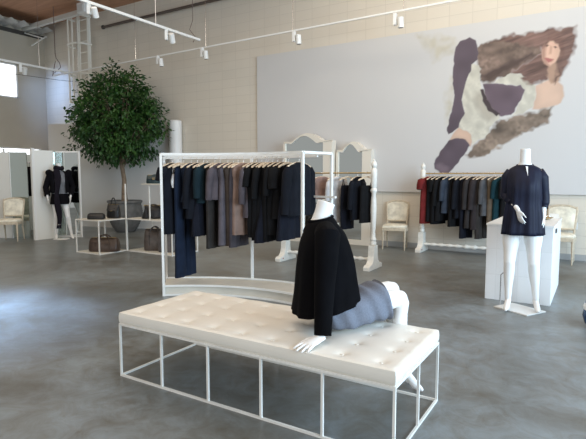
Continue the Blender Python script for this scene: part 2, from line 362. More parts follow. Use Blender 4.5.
# ------------------------------------------------------------------ bench
def make_bench():
    x0, x1, y0, y1, H, w = -2.805, -.795, 2.245, 3.02, .378, .0135
    cx, cy = (x0+x1)/2, (y0+y1)/2
    t = thing('daybed_bench', 'long white metal-framed bench with a tufted cream cushion in the foreground', 'bench', (cx, cy, 0))
    L = x1-x0; W = y1-y0; hx = L/2; hy = W/2
    for z, nm in ((H-w/2, 'top_rail'), (w/2, 'bottom_rail')):
        for sy in (-1, 1): MB().box((0, sy*(hy-w/2), z), (L, w, w)).build(nm, FRAMEW, t)
        for sx in (-1, 1): MB().box((sx*(hx-w/2), 0, z), (w, W-2*w, w)).build(nm, FRAMEW, t)
    for sy in (-1, 1):
        for k in range(6):
            MB().box((-hx+w/2+(L-w)*k/5, sy*(hy-w/2), H/2), (w, w, H-2*w)).build('leg', FRAMEW, t)
    for sx in (-1, 1): MB().box((sx*(hx-w/2), 0, H/2), (w, w, H-2*w)).build('leg', FRAMEW, t)
    # cushion
    nx, ny = 150, 60; zt = .080; mb = MB()
    bx = 9; by = 4
    bpos = [(-hx+L*(i+.5)/bx, -hy+W*(j+.5)/by) for j in range(by) for i in range(bx)]
    def top(x, y):
        ex = min(hx-abs(x), hy-abs(y)); e = min(1, max(0, ex)/.022); z = zt*(1-.10*(1-e)**2.2)
        u = (x+hx)/L*bx; v = (y+hy)/W*by
        bul = abs(math.sin(PI*(u-.5)))*0.5+abs(math.sin(PI*(v-.5)))*0.5
        z += .004*(bul-.5)*e
        d2 = min((x-p[0])**2+(y-p[1])**2 for p in bpos)
        z -= .010*math.exp(-d2/.0008) + .004*math.exp(-d2/.005)
        return H+z
    vs = []; fs = []
    xs = [-hx+.004+(L-.008)*i/nx for i in range(nx+1)]; ys = [-hy+.004+(W-.008)*j/ny for j in range(ny+1)]
    for y in ys:
        for x in xs: vs.append((x, y, top(x, y)))
    for j in range(ny):
        for i in range(nx):
            a = j*(nx+1)+i; fs.append((a, a+1, a+nx+2, a+nx+1))
    mb.add(vs, fs)
    per = [(i,0) for i in range(nx)] + [(nx,j) for j in range(ny)] + [(i,ny) for i in range(nx,0,-1)] + [(0,j) for j in range(ny,0,-1)]
    P = [V((xs[i], ys[j], 0)) for i, j in per]
    rings = []
    for k, (z, off) in enumerate(((.0,-.006),(.005,-.001),(.02,.003),(.05,.003),(.066,.001))):
        r = []
        for p, (i, j) in zip(P, per):
            s = 1
            q = V((p.x*(1+off/hx), p.y*(1+off/hy), H+z)); r.append(q)
        rings.append(r)
    rings.append([V((xs[i], ys[j], top(xs[i], ys[j]))) for i, j in per])
    mb.loft(rings, cap=False)
    mb.add([(r.x, r.y, r.z) for r in rings[0]], [tuple(range(len(rings[0])))])
    c = mb.build('tufted_cushion', mat('cream_leather', (.80,.77,.70), .5, var=.03, vscale=3), t, smooth=60)
    for x, y in bpos: MB().ell((x, y, top(x,y)+.002), (.009,.009,.005), 10, 6).build('tufting_button', MATS['cream_leather'], c, smooth=True)
    return t
make_bench()
# ------------------------------------------------------------------ mannequins
def hand(mb, w, d, nrm, side, size=1., curl=.25, spread=.10):
    """w wrist, d finger direction, nrm back-of-hand normal, side: direction in which the thumb lies"""
    w = V(w); d = V(d).normalized(); nrm = V(nrm); nrm = (nrm-d*nrm.dot(d)).normalized(); sd = nrm.cross(d)
    if sd.dot(V(side)) < 0: sd = -sd
    s = size
    # palm: flattened loft
    rings = []
    for t, hw, ht in ((-.02,.024,.020),(0,.025,.019),(.03,.034,.015),(.065,.039,.013),(.085,.038,.011),(.095,.030,.008)):
        c = w+d*t*s
        rings.append([c+sd*hw*s*math.cos(2*PI*k/12)+nrm*ht*s*math.sin(2*PI*k/12) for k in range(12)])
    mb.loft(rings)
    for off, ln, a in ((.028,.070,.9),(.0095,.080,.3),(-.010,.074,-.3),(-.028,.058,-.9)):
        b = w+d*.078*s+sd*off*s; dd = (d+sd*a*spread).normalized(); pts = [b]; ang = 0
        for k, f in enumerate((.46,.30,.24)):
            ang += curl*(.6 if k == 0 else 1)
            q = dd*math.cos(ang)-nrm*math.sin(ang); pts.append(pts[-1]+q*ln*f*s)
        mb.tube(pts, [.0088*s,.0082*s,.0075*s,.006*s], 8, round_ends=True)
    b = w+d*.022*s+sd*.026*s; q = (d*.72+sd*.66-nrm*.18).normalized(); q2 = (d*.92+sd*.32-nrm*.22).normalized()
    mb.tube([b-q*.01, b+q*.034*s, b+q*.034*s+q2*.03*s, b+q*.034*s+q2*.052*s], [.0125*s,.0105*s,.009*s,.007*s], 8, round_ends=True)
def ringv(c, x, y, rx, ry, n=24, p=2.0, front=0):
    out = []
    for k in range(n):
        a = 2*PI*k/n; ca, sa = math.cos(a), math.sin(a)
        ex = math.copysign(abs(ca)**(2/p), ca)*rx; ey = math.copysign(abs(sa)**(2/p), sa)*ry
        out.append(V(c)+x*ex+y*ey)
    return out
def lerp(a, b, t): return V(a)*(1-t)+V(b)*t
def ruffle(rings, amp, k, start=0., ph=0.):
    """push ring points in and out so cloth falls in folds, stronger to the hem"""
    n = len(rings)
    for i, r in enumerate(rings):
        t = max(0, (i/(n-1)-start)/(1-start)); c = sum(r, V())/len(r)
        for j, p in enumerate(r):
            a = 2*PI*j/len(r)
            r[j] = p+(p-c).normalized()*amp*t*(math.sin(k*a+ph+1.2*math.sin(2*a))+.5*math.sin(2*k*a+ph*2))
    return rings
def mid_rings(rings, m):
    """subdivide a loft lengthwise with Catmull-Rom"""
    out = []; n = len(rings)
    for i in range(n-1):
        p0, p1, p2, p3 = rings[max(i-1,0)], rings[i], rings[i+1], rings[min(i+2,n-1)]
        for s in range(m):
            t = s/m; t2 = t*t; t3 = t2*t
            out.append([.5*((2*b)+(c-a)*t+(2*a-5*b+4*c-d)*t2+(3*b-3*c+d-a)*t3) for a, b, c, d in zip(p0,p1,p2,p3)])
    out.append([V(p) for p in rings[-1]]); return out

X_, Y_, Z_ = V((1,0,0)), V((0,1,0)), V((0,0,1))
def standing_body(t, feet, hands, knees=None, neck=1.665, voxel=.007, hipx=.085, thick=1.):
    """local frame: the figure faces -Y"""
    mb = MB()
    T = [((0,.0,.80),.155,.105),((0,0,.86),.165,.115),((0,.0,.93),.158,.108),((0,-.005,1.03),.120,.088),((0,-.012,1.10),.118,.088),((0,-.018,1.20),.140,.108),
         ((0,-.015,1.30),.150,.110),((0,.0,1.40),.158,.085),((0,.008,1.455),.135,.065),((0,.012,1.49),.075,.055),((0,.008,1.53),.052,.052),((0,-.004,neck-.03),.049,.049),((0,-.01,neck),.050,.050)]
    mb.loft([ringv(c, X_, Y_, rx, ry) for c, rx, ry in T])
    for s in (-1, 1): mb.ell((s*.065,-.075,1.27), (.055,.05,.055))
    for s, ft in zip((-1,1), feet):
        hip = V((s*hipx,0,.85)); kn = V(knees[0 if s < 0 else 1]) if knees else lerp(hip, ft, .5)+V((0,-.03,0))
        an = V(ft)+V((0,.01,.115))
        pts = [hip, lerp(hip,kn,.3), lerp(hip,kn,.7), kn, lerp(kn,an,.28)+V((0,.015,0)), lerp(kn,an,.65)+V((0,.008,0)), an]
        mb.tube(pts, [q*thick for q in (.088,.080,.058,.050,.050,.036,.029)], 16, round_ends=True)
        f = V((s*.12,-1,0)).normalized(); a = V(ft)
        mb.tube([an+V((0,.012,-.01)), a+V((0,.015,.07)), a+f*.06+V((0,0,.052)), a+f*.115+V((0,0,.026)), a+f*.165+V((0,0,.016))], [.030,.032,.030,.030,.016], 12, flat=.85, round_ends=True)
        mb.tube([a+V((0,.02,.08)), a+V((0,.035,.045))], [.026,.02], 10, round_ends=True)
    for s, (el, wr, hd, nr, th) in zip((-1,1), hands):
        sh = V((s*.150,.008,1.410)); el = V(el); wr = V(wr)
        mb.tube([sh, lerp(sh,el,.35), lerp(sh,el,.8), el, lerp(el,wr,.3), wr], [.048,.042,.036,.034,.033,.022], 12, round_ends=True)
        hand(mb, wr+V(hd).normalized()*.01, hd, nr, th)
    return remeshed(mb, 'body', MANN, t, voxel=voxel)
SILKNAVY = fabric('navy_silk', (.009,.011,.026), rough=.55, sheen=.08, bump=.06)
BLACKWOOL = fabric('black_wool', (.005,.005,.007), sheen=.02, spec=.1)
VELVET = fabric('black_velvet', (.003,.003,.004), sheen=.02, rough=.95, spec=.08)
GREYKNIT = fabric('grey_jersey', (.165,.182,.225), vscale=120, bump=.2, var=.10)

def mannequin_tunic():
    rz = math.radians(8)   # faces the room, a little to the right
    t = thing('mannequin', 'white headless mannequin wearing a short navy tunic dress, standing before the white counter', 'mannequin', (-.655,5.622,.012), rz)
    hands = [((-.170,.02,1.19),(-.055,-.175,1.055),(.28,-.12,-.95),(-.75,-.5,0),(.4,-1,0)),
             ((.185,.05,1.16),(.190,-.03,.99),(.02,-.10,-1),(1,0,0),(0,-1,0))]
    standing_body(t, [(-.112,-.04,0),(.155,.02,0)], hands, knees=[(-.112,-.05,.49),(.118,-.035,.49)], hipx=.098, thick=1.12)
    # tunic
    base = [((0,.012,1.502),.070,.062),((0,.008,1.487),.105,.075),((0,.003,1.455),.150,.088),((0,-.005,1.40),.165,.115),((0,-.015,1.28),.165,.162),((0,-.012,1.12),.168,.150),((0,-.008,.98),.184,.160),((0,-.005,.785),.200,.172)]
    rings = mid_rings([ringv(c, X_, Y_, rx, ry, 72, 2.2) for c, rx, ry in base], 4)
    ruffle(rings, .014, 9, .28, .4)
    mb = MB(); mb.loft(rings, cap=False); dress = mb.build('tunic_dress', SILKNAVY, t, smooth=True)
    sol = dress.modifiers.new('s', 'SOLIDIFY'); sol.thickness = .004
    for s, (el, wr, *_r) in zip((-1,1), hands):
        sh = V((s*.118,.008,1.432)); el = V(el)+V((s*.01,0,0)); cu = lerp(el, wr, .48)
        pts = [sh, lerp(sh,el,.3)+V((s*.02,0,.01)), lerp(sh,el,.65)+V((s*.012,0,0)), el, lerp(el,cu,.6), cu]
        m2 = MB().tube(pts, [.060,.066,.054,.050,.050,.038], 24, cap=False)
        sl = m2.build('sleeve', SILKNAVY, t, smooth=True); sl.modifiers.new('s','SOLIDIFY').thickness = .003
        MB().tube([cu+(cu-el).normalized()*-.005, cu+(V(wr)-el).normalized()*.02], [.040,.038], 20, cap=False).build('cuff', SILKNAVY, sl, smooth=True)
    # embroidered neckline and slit
    n = 40; pts = []
    for k in range(n+1):
        a = 2*PI*k/n; pts.append((math.cos(a)*.080, .012+math.sin(a)*.066, 1.500-.012*(-math.sin(a))-.003))
    MB().tube(pts, .007, 6, cap=False).build('neck_trim', fabric('violet_braid', (.05,.035,.07)), dress, smooth=True)
    MB().tube([(.012,-.070,1.488),(.02,-.098,1.43),(.024,-.128,1.36)], .008, 6).build('keyhole_trim', MATS['violet_braid'], dress, smooth=True)
    MB().prism([(.0,1.486),(.022,1.484),(.024,1.385)], lambda x,z: V((x+.004,-.085-(1.486-z)*.38,z)), lambda x,z: V((x+.004,-.088-(1.486-z)*.40,z))).build('keyhole_opening', MANN, dress)
    # stand
    MB().box((0,-.02,-.006), (.40,.30,.012), rz=math.radians(-38)).build('base_plate', WHITE, t, bevel=.002)
    MB().tube([(-.19,.07,0),(-.19,.07,.33),(-.12,.03,.40)], .006, 8).build('support_rod', CHROME, t, smooth=True)
mannequin_tunic()

def mannequin_jacket():
    t = thing('mannequin', 'far mannequin in black cropped jacket, grey top and long black scarf by the dressing screen', 'mannequin', (-10.13,6.65,.012), math.radians(62))
    hands = [((-.26,.05,1.14),(-.25,-.07,.93),(.02,-.15,-1),(-1,0,0),(0,-1,0)), ((.26,.05,1.14),(.20,-.12,.92),(-.1,-.2,-1),(1,0,0),(0,-1,0))]
    standing_body(t, [(-.10,.0,0),(.20,-.06,0)], hands, knees=[(-.09,-.06,.48),(.14,-.07,.48)], neck=1.66, voxel=.01)
    rings = mid_rings([ringv(c, X_, Y_, a, b, 48, 2.2) for c, a, b in (((0,.01,1.50),.08,.066),((0,0,1.44),.155,.090),((0,-.012,1.28),.165,.140),((0,-.01,1.1),.142,.118),((0,0,.98),.168,.125))], 3)
    MB().loft(rings, cap=False).build('knit_top', fabric('grey_knit_top', (.17,.18,.20)), t, smooth=True)
    rings = mid_rings([ringv(c, X_, Y_, a, b, 48, 2.2) for c, a, b in (((0,0,1.0),.165,.13),((0,0,.9),.185,.138),((0,0,.77),.20,.145))], 4)
    MB().loft(ruffle(rings,.008,8), cap=False).build('skirt', BLACKWOOL, t, smooth=True)
    # open jacket: rings without the front wedge
    base = [((0,.012,1.505),.095,.075),((0,.005,1.46),.175,.098),((0,-.005,1.38),.190,.128),((0,-.01,1.22),.190,.160),((0,-.01,1.02),.205,.165)]
    rings = []
    for c, a, b in base:
        r = []
        for k in range(41):
            th = -PI/2+math.radians(34)+math.radians(292)*k/40; r.append(V(c)+X_*a*math.cos(th)+Y_*b*math.sin(th))
        rings.append(r)
    j = MB().loft(mid_rings(rings,3), cap=False, closed=False).build('jacket', BLACKWOOL, t, smooth=True); j.modifiers.new('s','SOLIDIFY').thickness = .008
    for s, (el, wr, *_r) in zip((-1,1), hands):
        sh = V((s*.165,.005,1.44)); el = V(el)+V((s*.01,0,0)); cu = lerp(el,wr,.82)
        MB().ell(sh+V((s*.03,0,.015)), (.075,.07,.075), 14, 8).tube([sh, lerp(sh,el,.5), el, cu], [.075,.070,.062,.060], 18).build('sleeve', BLACKWOOL, j, smooth=True)
    sc = MB(); pts = []
    for k in range(25):
        a = 2*PI*k/24; pts.append((math.cos(a)*.072, .01+math.sin(a)*.072, 1.56+.015*math.sin(a*2)))
    sc.tube(pts, .042, 10, cap=False)
    rr = [ringv((-.06+.02*math.sin(i*.8), -.10-.075*min(1,i/3), 1.54-i*.108), X_, Y_, .055+.01*math.sin(i), .012, 16, 3) for i in range(13)]
    sc.loft(mid_rings(rr,2)); o = sc.build('scarf', fabric('black_scarf', (.010,.008,.014)), t, smooth=True)
    for q in (-.03, .0, .03): MB().ell((-.07+q,-.19,.33), (.009,.006,.009)).build('stud', CHROME, o, smooth=True)
    MB().lathe([(.17,-.012),(.17,0),(.165,.002)], 32).build('base_plate', MATS['white_enamel'], t, smooth=40)
mannequin_jacket()

def mannequin_seated():
    O = V((-1.36,2.765,0))
    t = thing('mannequin', 'headless seated mannequin in black velvet jacket and grey skirt, leaning on the bench', 'mannequin', O)
    Lc = lambda x, y, z: V((x,y,z))-O
    F = V((.75,.66,0)).normalized(); Rr = V((F.y,-F.x,0)); H = Lc(-1.36,2.765,.565); Nk = Lc(-1.455,2.695,1.13)
    ax = (Nk-H).normalized(); fr = (F-ax*F.dot(ax)).normalized()
    mb = MB(); ln = (Nk-H).length
    prof = [(-.10,.150,.10),(0,.172,.122),(.12,.160,.112),(.30,.122,.092),(.45,.128,.098),(.62,.145,.115),(.80,.158,.100),(.90,.145,.075),(.97,.080,.058),(1.02,.054,.054)]
    mb.loft([ringv(H+ax*ln*u+fr*(.012*math.sin(u*5)), Rr, fr, a, b) for u, a, b in prof])
    n2 = Lc(-1.432,2.725,1.238)
    nd = (n2-Nk).normalized(); mb.tube([Nk-nd*.03, Nk+nd*.04, n2], [.058,.052,.057], 20)
    for s in (-1,1): mb.ell(H+ax*ln*.60+fr*.065+Rr*s*.07, (.055,.055,.055))
    # legs over the far edge of the bench
    kn = {1: Lc(-1.045,3.035,.632), -1: Lc(-1.13,3.12,.662)}; an = {1: Lc(-1.045,3.10,.135), -1: Lc(-1.14,3.18,.135)}
    for s in (1,-1):
        hp = H+Rr*s*.085+V((0,0,-.01)); k = kn[s]; a = an[s]
        kk = k-F*.018+V((0,0,-.014)); mb.tube([hp, lerp(hp,k,.4), lerp(hp,k,.75), lerp(hp,k,.93)+V((0,0,-.003)), kk, lerp(k,a,.09)-F*.004, lerp(k,a,.22)-F*.016, lerp(k,a,.34)-F*.02, lerp(k,a,.65)-F*.008, a], [.092,.082,.063,.055,.054,.050,.049,.050,.036,.027], 16, round_ends=True)
        mb.ell(k-F*.014+V((0,0,-.012)), (.050,.050,.050))
        f = V((.98,-.06,0)).normalized()
        g = V((a.x,a.y,0))
        mb.tube([a+V((0,0,.02)), a+f*.012+V((0,0,-.025)), g+f*.045+V((0,0,.075)), g+f*.085+V((0,0,.036)), g+f*.125+V((0,0,.018))], [.028,.030,.029,.028,.015], 12, flat=.9, round_ends=True)
        mb.tube([a-f*.004+V((0,0,-.01)), a-f*.014+V((0,0,-.05))], [.026,.021], 10, round_ends=True)
    sh = {1: Lc(-1.35,2.580,1.055), -1: Lc(-1.565,2.815,1.055)}
    el = {1: Lc(-1.315,2.485,.78), -1: Lc(-1.50,2.87,.83)}; wr = {1: Lc(-1.290,2.425,.522), -1: Lc(-1.42,2.93,.74)}
    for s in (1,-1):
        mb.tube([sh[s], lerp(sh[s],el[s],.4), el[s], lerp(el[s],wr[s],.35), wr[s]], [.050,.043,.036,.034,.023], 12, round_ends=True)
        if s > 0:
            mb.tube([wr[s]+V((0,0,.03)), wr[s]+V((-.004,-.03,-.022))], [.023,.021], 12, round_ends=True)
            hand(mb, wr[s]+V((-.004,-.03,-.028)), (-.22,-.95,-.13), (0,-.12,1), (-1,0,0), 1.12, .10, .24)
        else: hand(mb, wr[s], (.55,.0,-.6), (.6,0,.6), (.3,-1,0), 1.05, .15, .15)
    remeshed(mb, 'body', MANN, t, voxel=.0052, smooth=3)
    # skirt: lofted along the thighs
    A = lerp(kn[1],kn[-1],.5); rings = []
    for u, wx, wz, dz in ((-.30,.165,.115,.03),(-.12,.188,.118,.0),(.12,.188,.112,-.01),(.36,.168,.112,-.008),(.58,.150,.118,-.014),(.72,.140,.122,-.018)):
        c = lerp(H, A, u)+V((0,0,dz))
        d = (A-H).normalized(); up = (Z_-d*Z_.dot(d)).normalized(); rt = d.cross(up)
        r = ringv(c, rt, up, wx, wz, 60, 2.6)
        for i, p in enumerate(r):
            if p.z < .482: r[i] = V((p.x,p.y,.482-.01*math.sin(i*.9)*0))
        rings.append(r)
    rings = mid_rings(rings, 6)
    for i, r in enumerate(rings):
        for j, p in enumerate(r):
            a = 2*PI*j/60; c = sum(r,V())/60
            r[j] = p+(p-c).normalized()*(.0065*math.sin(i*.95+1.6*math.sin(a)+a)+.0015*math.sin(i*1.6+a*2))
            if r[j].z < .478: r[j].z = .478
    sk = MB().loft(rings, cap=True, capend=False).build('skirt', GREYKNIT, t, smooth=True); 
    # boxy velvet jacket
    base = [(1.015,.085,.070,0),(.985,.125,.085,-.003),(.92,.175,.100,-.006),(.80,.192,.140,-.012),(.55,.198,.178,-.03),(.30,.206,.196,-.055),(.15,.214,.208,-.072),(.075,.220,.216,-.080)]
    rings = [ringv(H+ax*ln*u+fr*off, Rr, fr, a, b, 72, 2.3) for u, a, b, off in base]
    rings = ruffle(mid_rings(rings,4), .010, 6, .35, 1.)
    jk = MB().loft(rings, cap=False).build('velvet_jacket', VELVET, t, smooth=True); jk.modifiers.new('s','SOLIDIFY').thickness = .006
    for s in (1,-1):
        e = el[s]; c = lerp(e, wr[s], .99 if s > 0 else .8)
        rr = []
        c = c+V((0,-.004,-.022)) if s > 0 else c
        pts = [sh[s]+V((0,0,.01))-Rr*s*.04, sh[s]+Rr*s*.015, lerp(sh[s],e,.5)+Rr*s*.012, e+Rr*s*.006, lerp(e,c,.5), c]
        sl = MB().tube(pts, [.070,.076,.068,.060,.054,.050], 24, cap=False).build('sleeve', VELVET, jk, smooth=True)
        sl.modifiers.new('s','SOLIDIFY').thickness = .004
    pts = []
    for k in range(25):
        a = 2*PI*k/24; pts.append(H+ax*ln*1.012+Rr*.088*math.cos(a)+fr*.074*math.sin(a))
    MB().tube(pts, .010, 8, cap=False).build('collar', VELVET, jk, smooth=True)
mannequin_seated()

# ------------------------------------------------------------------ garments on hangers
FAB = {}
def fab(key):
    P = dict(navy=(.007,.008,.014), black=(.006,.006,.007), ink=(.006,.007,.011), blue=(.013,.020,.038), denim=(.008,.014,.030), teal=(.007,.018,.024), charcoal=(.030,.026,.024),
             mauve=(.085,.070,.078), greymauve=(.105,.092,.105), taupe=(.24,.165,.135), brown=(.065,.050,.042), slate=(.035,.045,.065), dusk=(.055,.048,.055), white=(.66,.65,.64),
             rose=(.30,.20,.17), silver=(.56,.55,.55), red=(.15,.018,.018), plaid=(.030,.024,.025), fur=(.030,.026,.026), olive=(.11,.085,.062), petrol=(.006,.028,.036), grey=(.075,.075,.08))
    return fabric('cloth_'+key, P[key])
HANG0 = None
def make_hanger(label, loc, rz, group):
    global HANG0
    if HANG0 is None:
        t = thing('clothes_hanger', label, 'hanger', loc, rz, group)
        mb = MB()
        top = []; n = 16
        poly = []
        for k in range(n+1):
            u = -1+2*k/n; poly.append((u*.205, -.062-.050*abs(u)**1.5))
        for k in range(n, -1, -1):
            u = -1+2*k/n; poly.append((u*.205, -.062-.050*abs(u)**1.5-.024+.006*abs(u)))
        mb.prism(poly, lambda x,z: V((x,-.008,z)), lambda x,z: V((x,.008,z)))
        mb.build('shoulder_bar', WOOD, t)
        pts = [(0,0,-.065),(0,0,-.035)]+[(.0+.019*math.sin(a), 0, -.016-.019*math.cos(a)+.019*0) for a in [PI*.0+PI*k/8*1.45 for k in range(1,9)]]
        MB().tube([(x,y,z) for x,y,z in pts], .0028, 6).build('hook', CHROME, t, smooth=True)
        HANG0 = t; return t
    t = copy_tree(HANG0); t.location = loc; t.rotation_euler = (0,0,rz); t['label'] = label; t['group'] = group; return t

def garment(name, cat, label, fk, kind, drop, loc, rz, group, sw=.19, hw=.2, th=.048, sleeve=0, slw=.05, seed=0, open_front=False, trim=None, start=None, badge=False):
    """kinds: top (body from the shoulders, optional sleeves), cami (straps), skirt, trousers. drop = length below the rail"""
    rnd = random.Random(seed*31+5); m = fab(fk); ph = rnd.random()*6; kf = rnd.choice((3,4,5)); am = rnd.uniform(.010,.016)
    t = thing(name, label, cat, loc, rz, group)
    def fold(rings, amp):
        n = len(rings)
        for i, r in enumerate(rings):
            u = i/(n-1)
            for j, p in enumerate(r):
                s = math.sin(p.x*kf*PI/.2+ph+u*.8)*amp*(.15+.85*u)
                r[j] = p+V((0, s, 0))
        return rings
    N = 40
    if kind == 'top':
        z0 = -.070
        lv = [(z0,.055,.034),(z0-.016,.10,.040),(z0-.034,.15,.044),(z0-.058,sw*.97,.046),(z0-.10,sw,th),(z0-.18,sw*.93,th*1.15),(-.32,sw*.92,th*1.1),(-.45*1.0,(sw*.9+hw)/2,th*1.1)]
        lv = [q for q in lv if q[0] > -drop+.08]
        lv += [(-(.5*drop+.5*(-lv[-1][0])),(lv[-1][1]+hw)/2,th*1.15),(-drop+.01,hw,th*1.2),(-drop,hw*.99,th*1.15)]
        rings = fold(mid_rings([ringv((0,0,z), X_, Y_, a, b, N, 2.6) for z, a, b in lv], 3), am)
        b = MB().loft(rings).build('bodice' if drop > .75 else 'body', m, t, smooth=60)
        if open_front:
            MB().prism([(-.012,-.09),(.012,-.09),(.006,-.36),(-.006,-.36)], lambda x,z: V((x,-th*1.25-.006,z)), lambda x,z: V((x,-th*1.1,z))).build('placket', fab('grey'), b)
        if badge: MB().ell((.03,-th*1.25,-.30), (.018,.008,.02), 10, 6).build('badge', fab('white'), t, smooth=True)
        if sleeve:
            for s in (-1,1):
                a = V((s*sw*.86,0,z0-.075)); e = V((s*(sw+.035),rnd.uniform(-.01,.02),z0-.075-sleeve))
                pts = [a, lerp(a,e,.12)+V((s*.02,0,.012)), lerp(a,e,.5)+V((s*.012,.008,0)), e]
                MB().tube(pts, [slw*.9,slw*1.1,slw,slw*.86], 16, flat=.75).build('sleeve', m, t, smooth=60)
        else:
            for s in (-1,1):
                pts = [(s*(sw*.90)+s*.012*math.cos(k*PI/8*2), .034*math.sin(k*PI/4), z0-.13+.062*math.cos(k*PI/4)) for k in range(9)]
                MB().tube(pts, .006, 6, cap=False).build('armhole', m, t, smooth=True)
    elif kind == 'cami':
        z0 = -.20
        lv = [(z0,.13,.030),(z0-.05,.15,.038),(-.5*(drop-z0*-1)-.2 if drop > .5 else -.3,.16,.036),(-drop+.01,hw,.04),(-drop,hw,.038)]
        lv = sorted(lv, key=lambda q: -q[0])
        MB().loft(fold(mid_rings([ringv((0,0,z), X_, Y_, a, b, N, 2.6) for z, a, b in lv], 4), am)).build('body', m, t, smooth=60)
        for s in (-1,1):
            MB().tube([(s*.105,.02,z0-.01),(s*.12,0,-.088),(s*.105,-.02,z0-.01)], .006, 6).build('strap', m, t, smooth=True)
    elif kind == 'skirt':
        z0 = start or -.12
        lv = [(z0,.155,.028),(z0-.04,.16,.032),(-(drop-z0)/2,(.16+hw)/2,.042),(-drop+.01,hw,.05),(-drop,hw,.048)]
        b = MB().loft(fold(mid_rings([ringv((0,0,z), X_, Y_, a, c, 56, 2.8) for z, a, c in lv], 4), am*1.2)).build('skirt_body', m, t, smooth=60)
        MB().loft([ringv((0,0,z), X_, Y_, .160, .034, 40, 2.8) for z in (z0+.006,z0-.035)]).build('waistband', m, t, smooth=60)
        for s in (-1,1): MB().tube([(s*.13,0,z0),(s*.13,0,-.095)], .004, 6).build('hanger_loop', m, t, smooth=True)
    elif kind == 'trousers':
        z0 = start or -.12
        MB().loft(mid_rings([ringv((0,0,z), X_, Y_, a, .036, N, 2.8) for z, a in ((z0,.165),(z0-.05,.17),(z0-.20,.185),(z0-.27,.18))], 2)).build('waist_yoke', m, t, smooth=60)
        for s in (-1,1):
            lv = [(z0-.20,.092),(z0-.34,.088),(-(drop-z0*-1)/2-.2,.082),(-drop+.01,hw*.5),(-drop,hw*.5)]
            lv = sorted(lv, key=lambda q: -q[0])
            rings = mid_rings([ringv((s*.094,0,z), X_, Y_, a, .034, 28, 2.6) for z, a in lv], 4)
            MB().loft(fold(rings, am*.7)).build('trouser_leg', m, t, smooth=60)
        for s in (-1,1): MB().tube([(s*.14,0,z0),(s*.14,0,-.10)], .004, 6).build('hanger_loop', m, t, smooth=True)
        if trim:
            for k in range(4): MB().ell((.10,-.038,z0-.06-.035*k), (.008,.006,.008), 8, 5).build('button', CHROME, t, smooth=True)
    return t

# ------------------------------------------------------------------ curved white rack
RC = V((-3.047,2.695,0)); TH0, TH1 = math.radians(131.7), math.radians(77.5); R0, R1 = 1.85, 2.32
def rp(r, th, z): return V((RC.x+r*math.cos(th), RC.y+r*math.sin(th), z))
def curved_rack():
    t = thing('clothes_rack', 'curved white square-tube clothes rack on a low plinth behind the bench', 'clothes rack', rp((R0+R1)/2,(TH0+TH1)/2,0))
    o = t.location.copy(); n = 40; w = .028
    P = lambda r, th, z: rp(r, th, z)-o
    A = [TH0+(TH1-TH0)*k/n for k in range(n+1)]
    def arcbar(r, z, wd, ht):
        mb = MB(); rings = []
        for a in A: rings.append([P(r-wd/2,a,z-ht/2),P(r+wd/2,a,z-ht/2),P(r+wd/2,a,z+ht/2),P(r-wd/2,a,z+ht/2)])
        return mb.loft(rings)
    arcbar((R0+R1)/2, .06, R1-R0-.03, .105).build('plinth', mat('plinth_beige', (.62,.58,.50), .5, var=.04), t, smooth=40)
    for r, z in ((R0,.118),(R0,.012)): arcbar(r, z, .022, .022).build('plinth_rail', FRAMEW, t, smooth=40)
    arcbar(R1, .118, .022, .022).build('plinth_rail', FRAMEW, t, smooth=40)
    for r in (R0, R1): arcbar(r, 1.648, w, w).build('top_rail', FRAMEW, t, smooth=40)
    for r, th in ((R0,TH0),(R0,TH1),(R1,TH0),(R1,TH1),(R1,(TH0+TH1)/2)):
        M = Matrix.Rotation(th, 3, 'Z'); MB().box(P(r,th,.824), (w,w,1.648), M=M).build('post', FRAMEW, t)
    for th in (TH0, TH1): MB().bar(P(R0,th,1.648), P(R1,th,1.648), w).build('end_rail', FRAMEW, t)
    arcbar((R0+R1)/2, 1.612, .020, .020).build('hanging_rail', FRAMEW, t, smooth=40)
    d = V((-math.sin(TH1), math.cos(TH1), 0)); q = P(R1-.02,TH1,1.165); MB().bar(q-d*.08, q+d*.30, .03, .022).build('side_arm', FRAMEW, t)
    return t
curved_rack()
def rack1(items):
    g = 'clothes on the curved white rack'; gh = 'hangers on the curved white rack'
    for i, (th, nm, cat, lab, fk, kind, drop, kw) in enumerate(items):
        a = math.radians(th); p = rp((R0+R1)/2, a, 1.622); tw = kw.pop('tw', -.52+.014*(128-th))
        rz = a+tw   # local x runs along the radius
        make_hanger('wooden hanger of the '+lab.split(',')[0], p, rz, gh)
        garment(nm, cat, lab, fk, kind, drop, p, rz, g, seed=i+1, **kw)
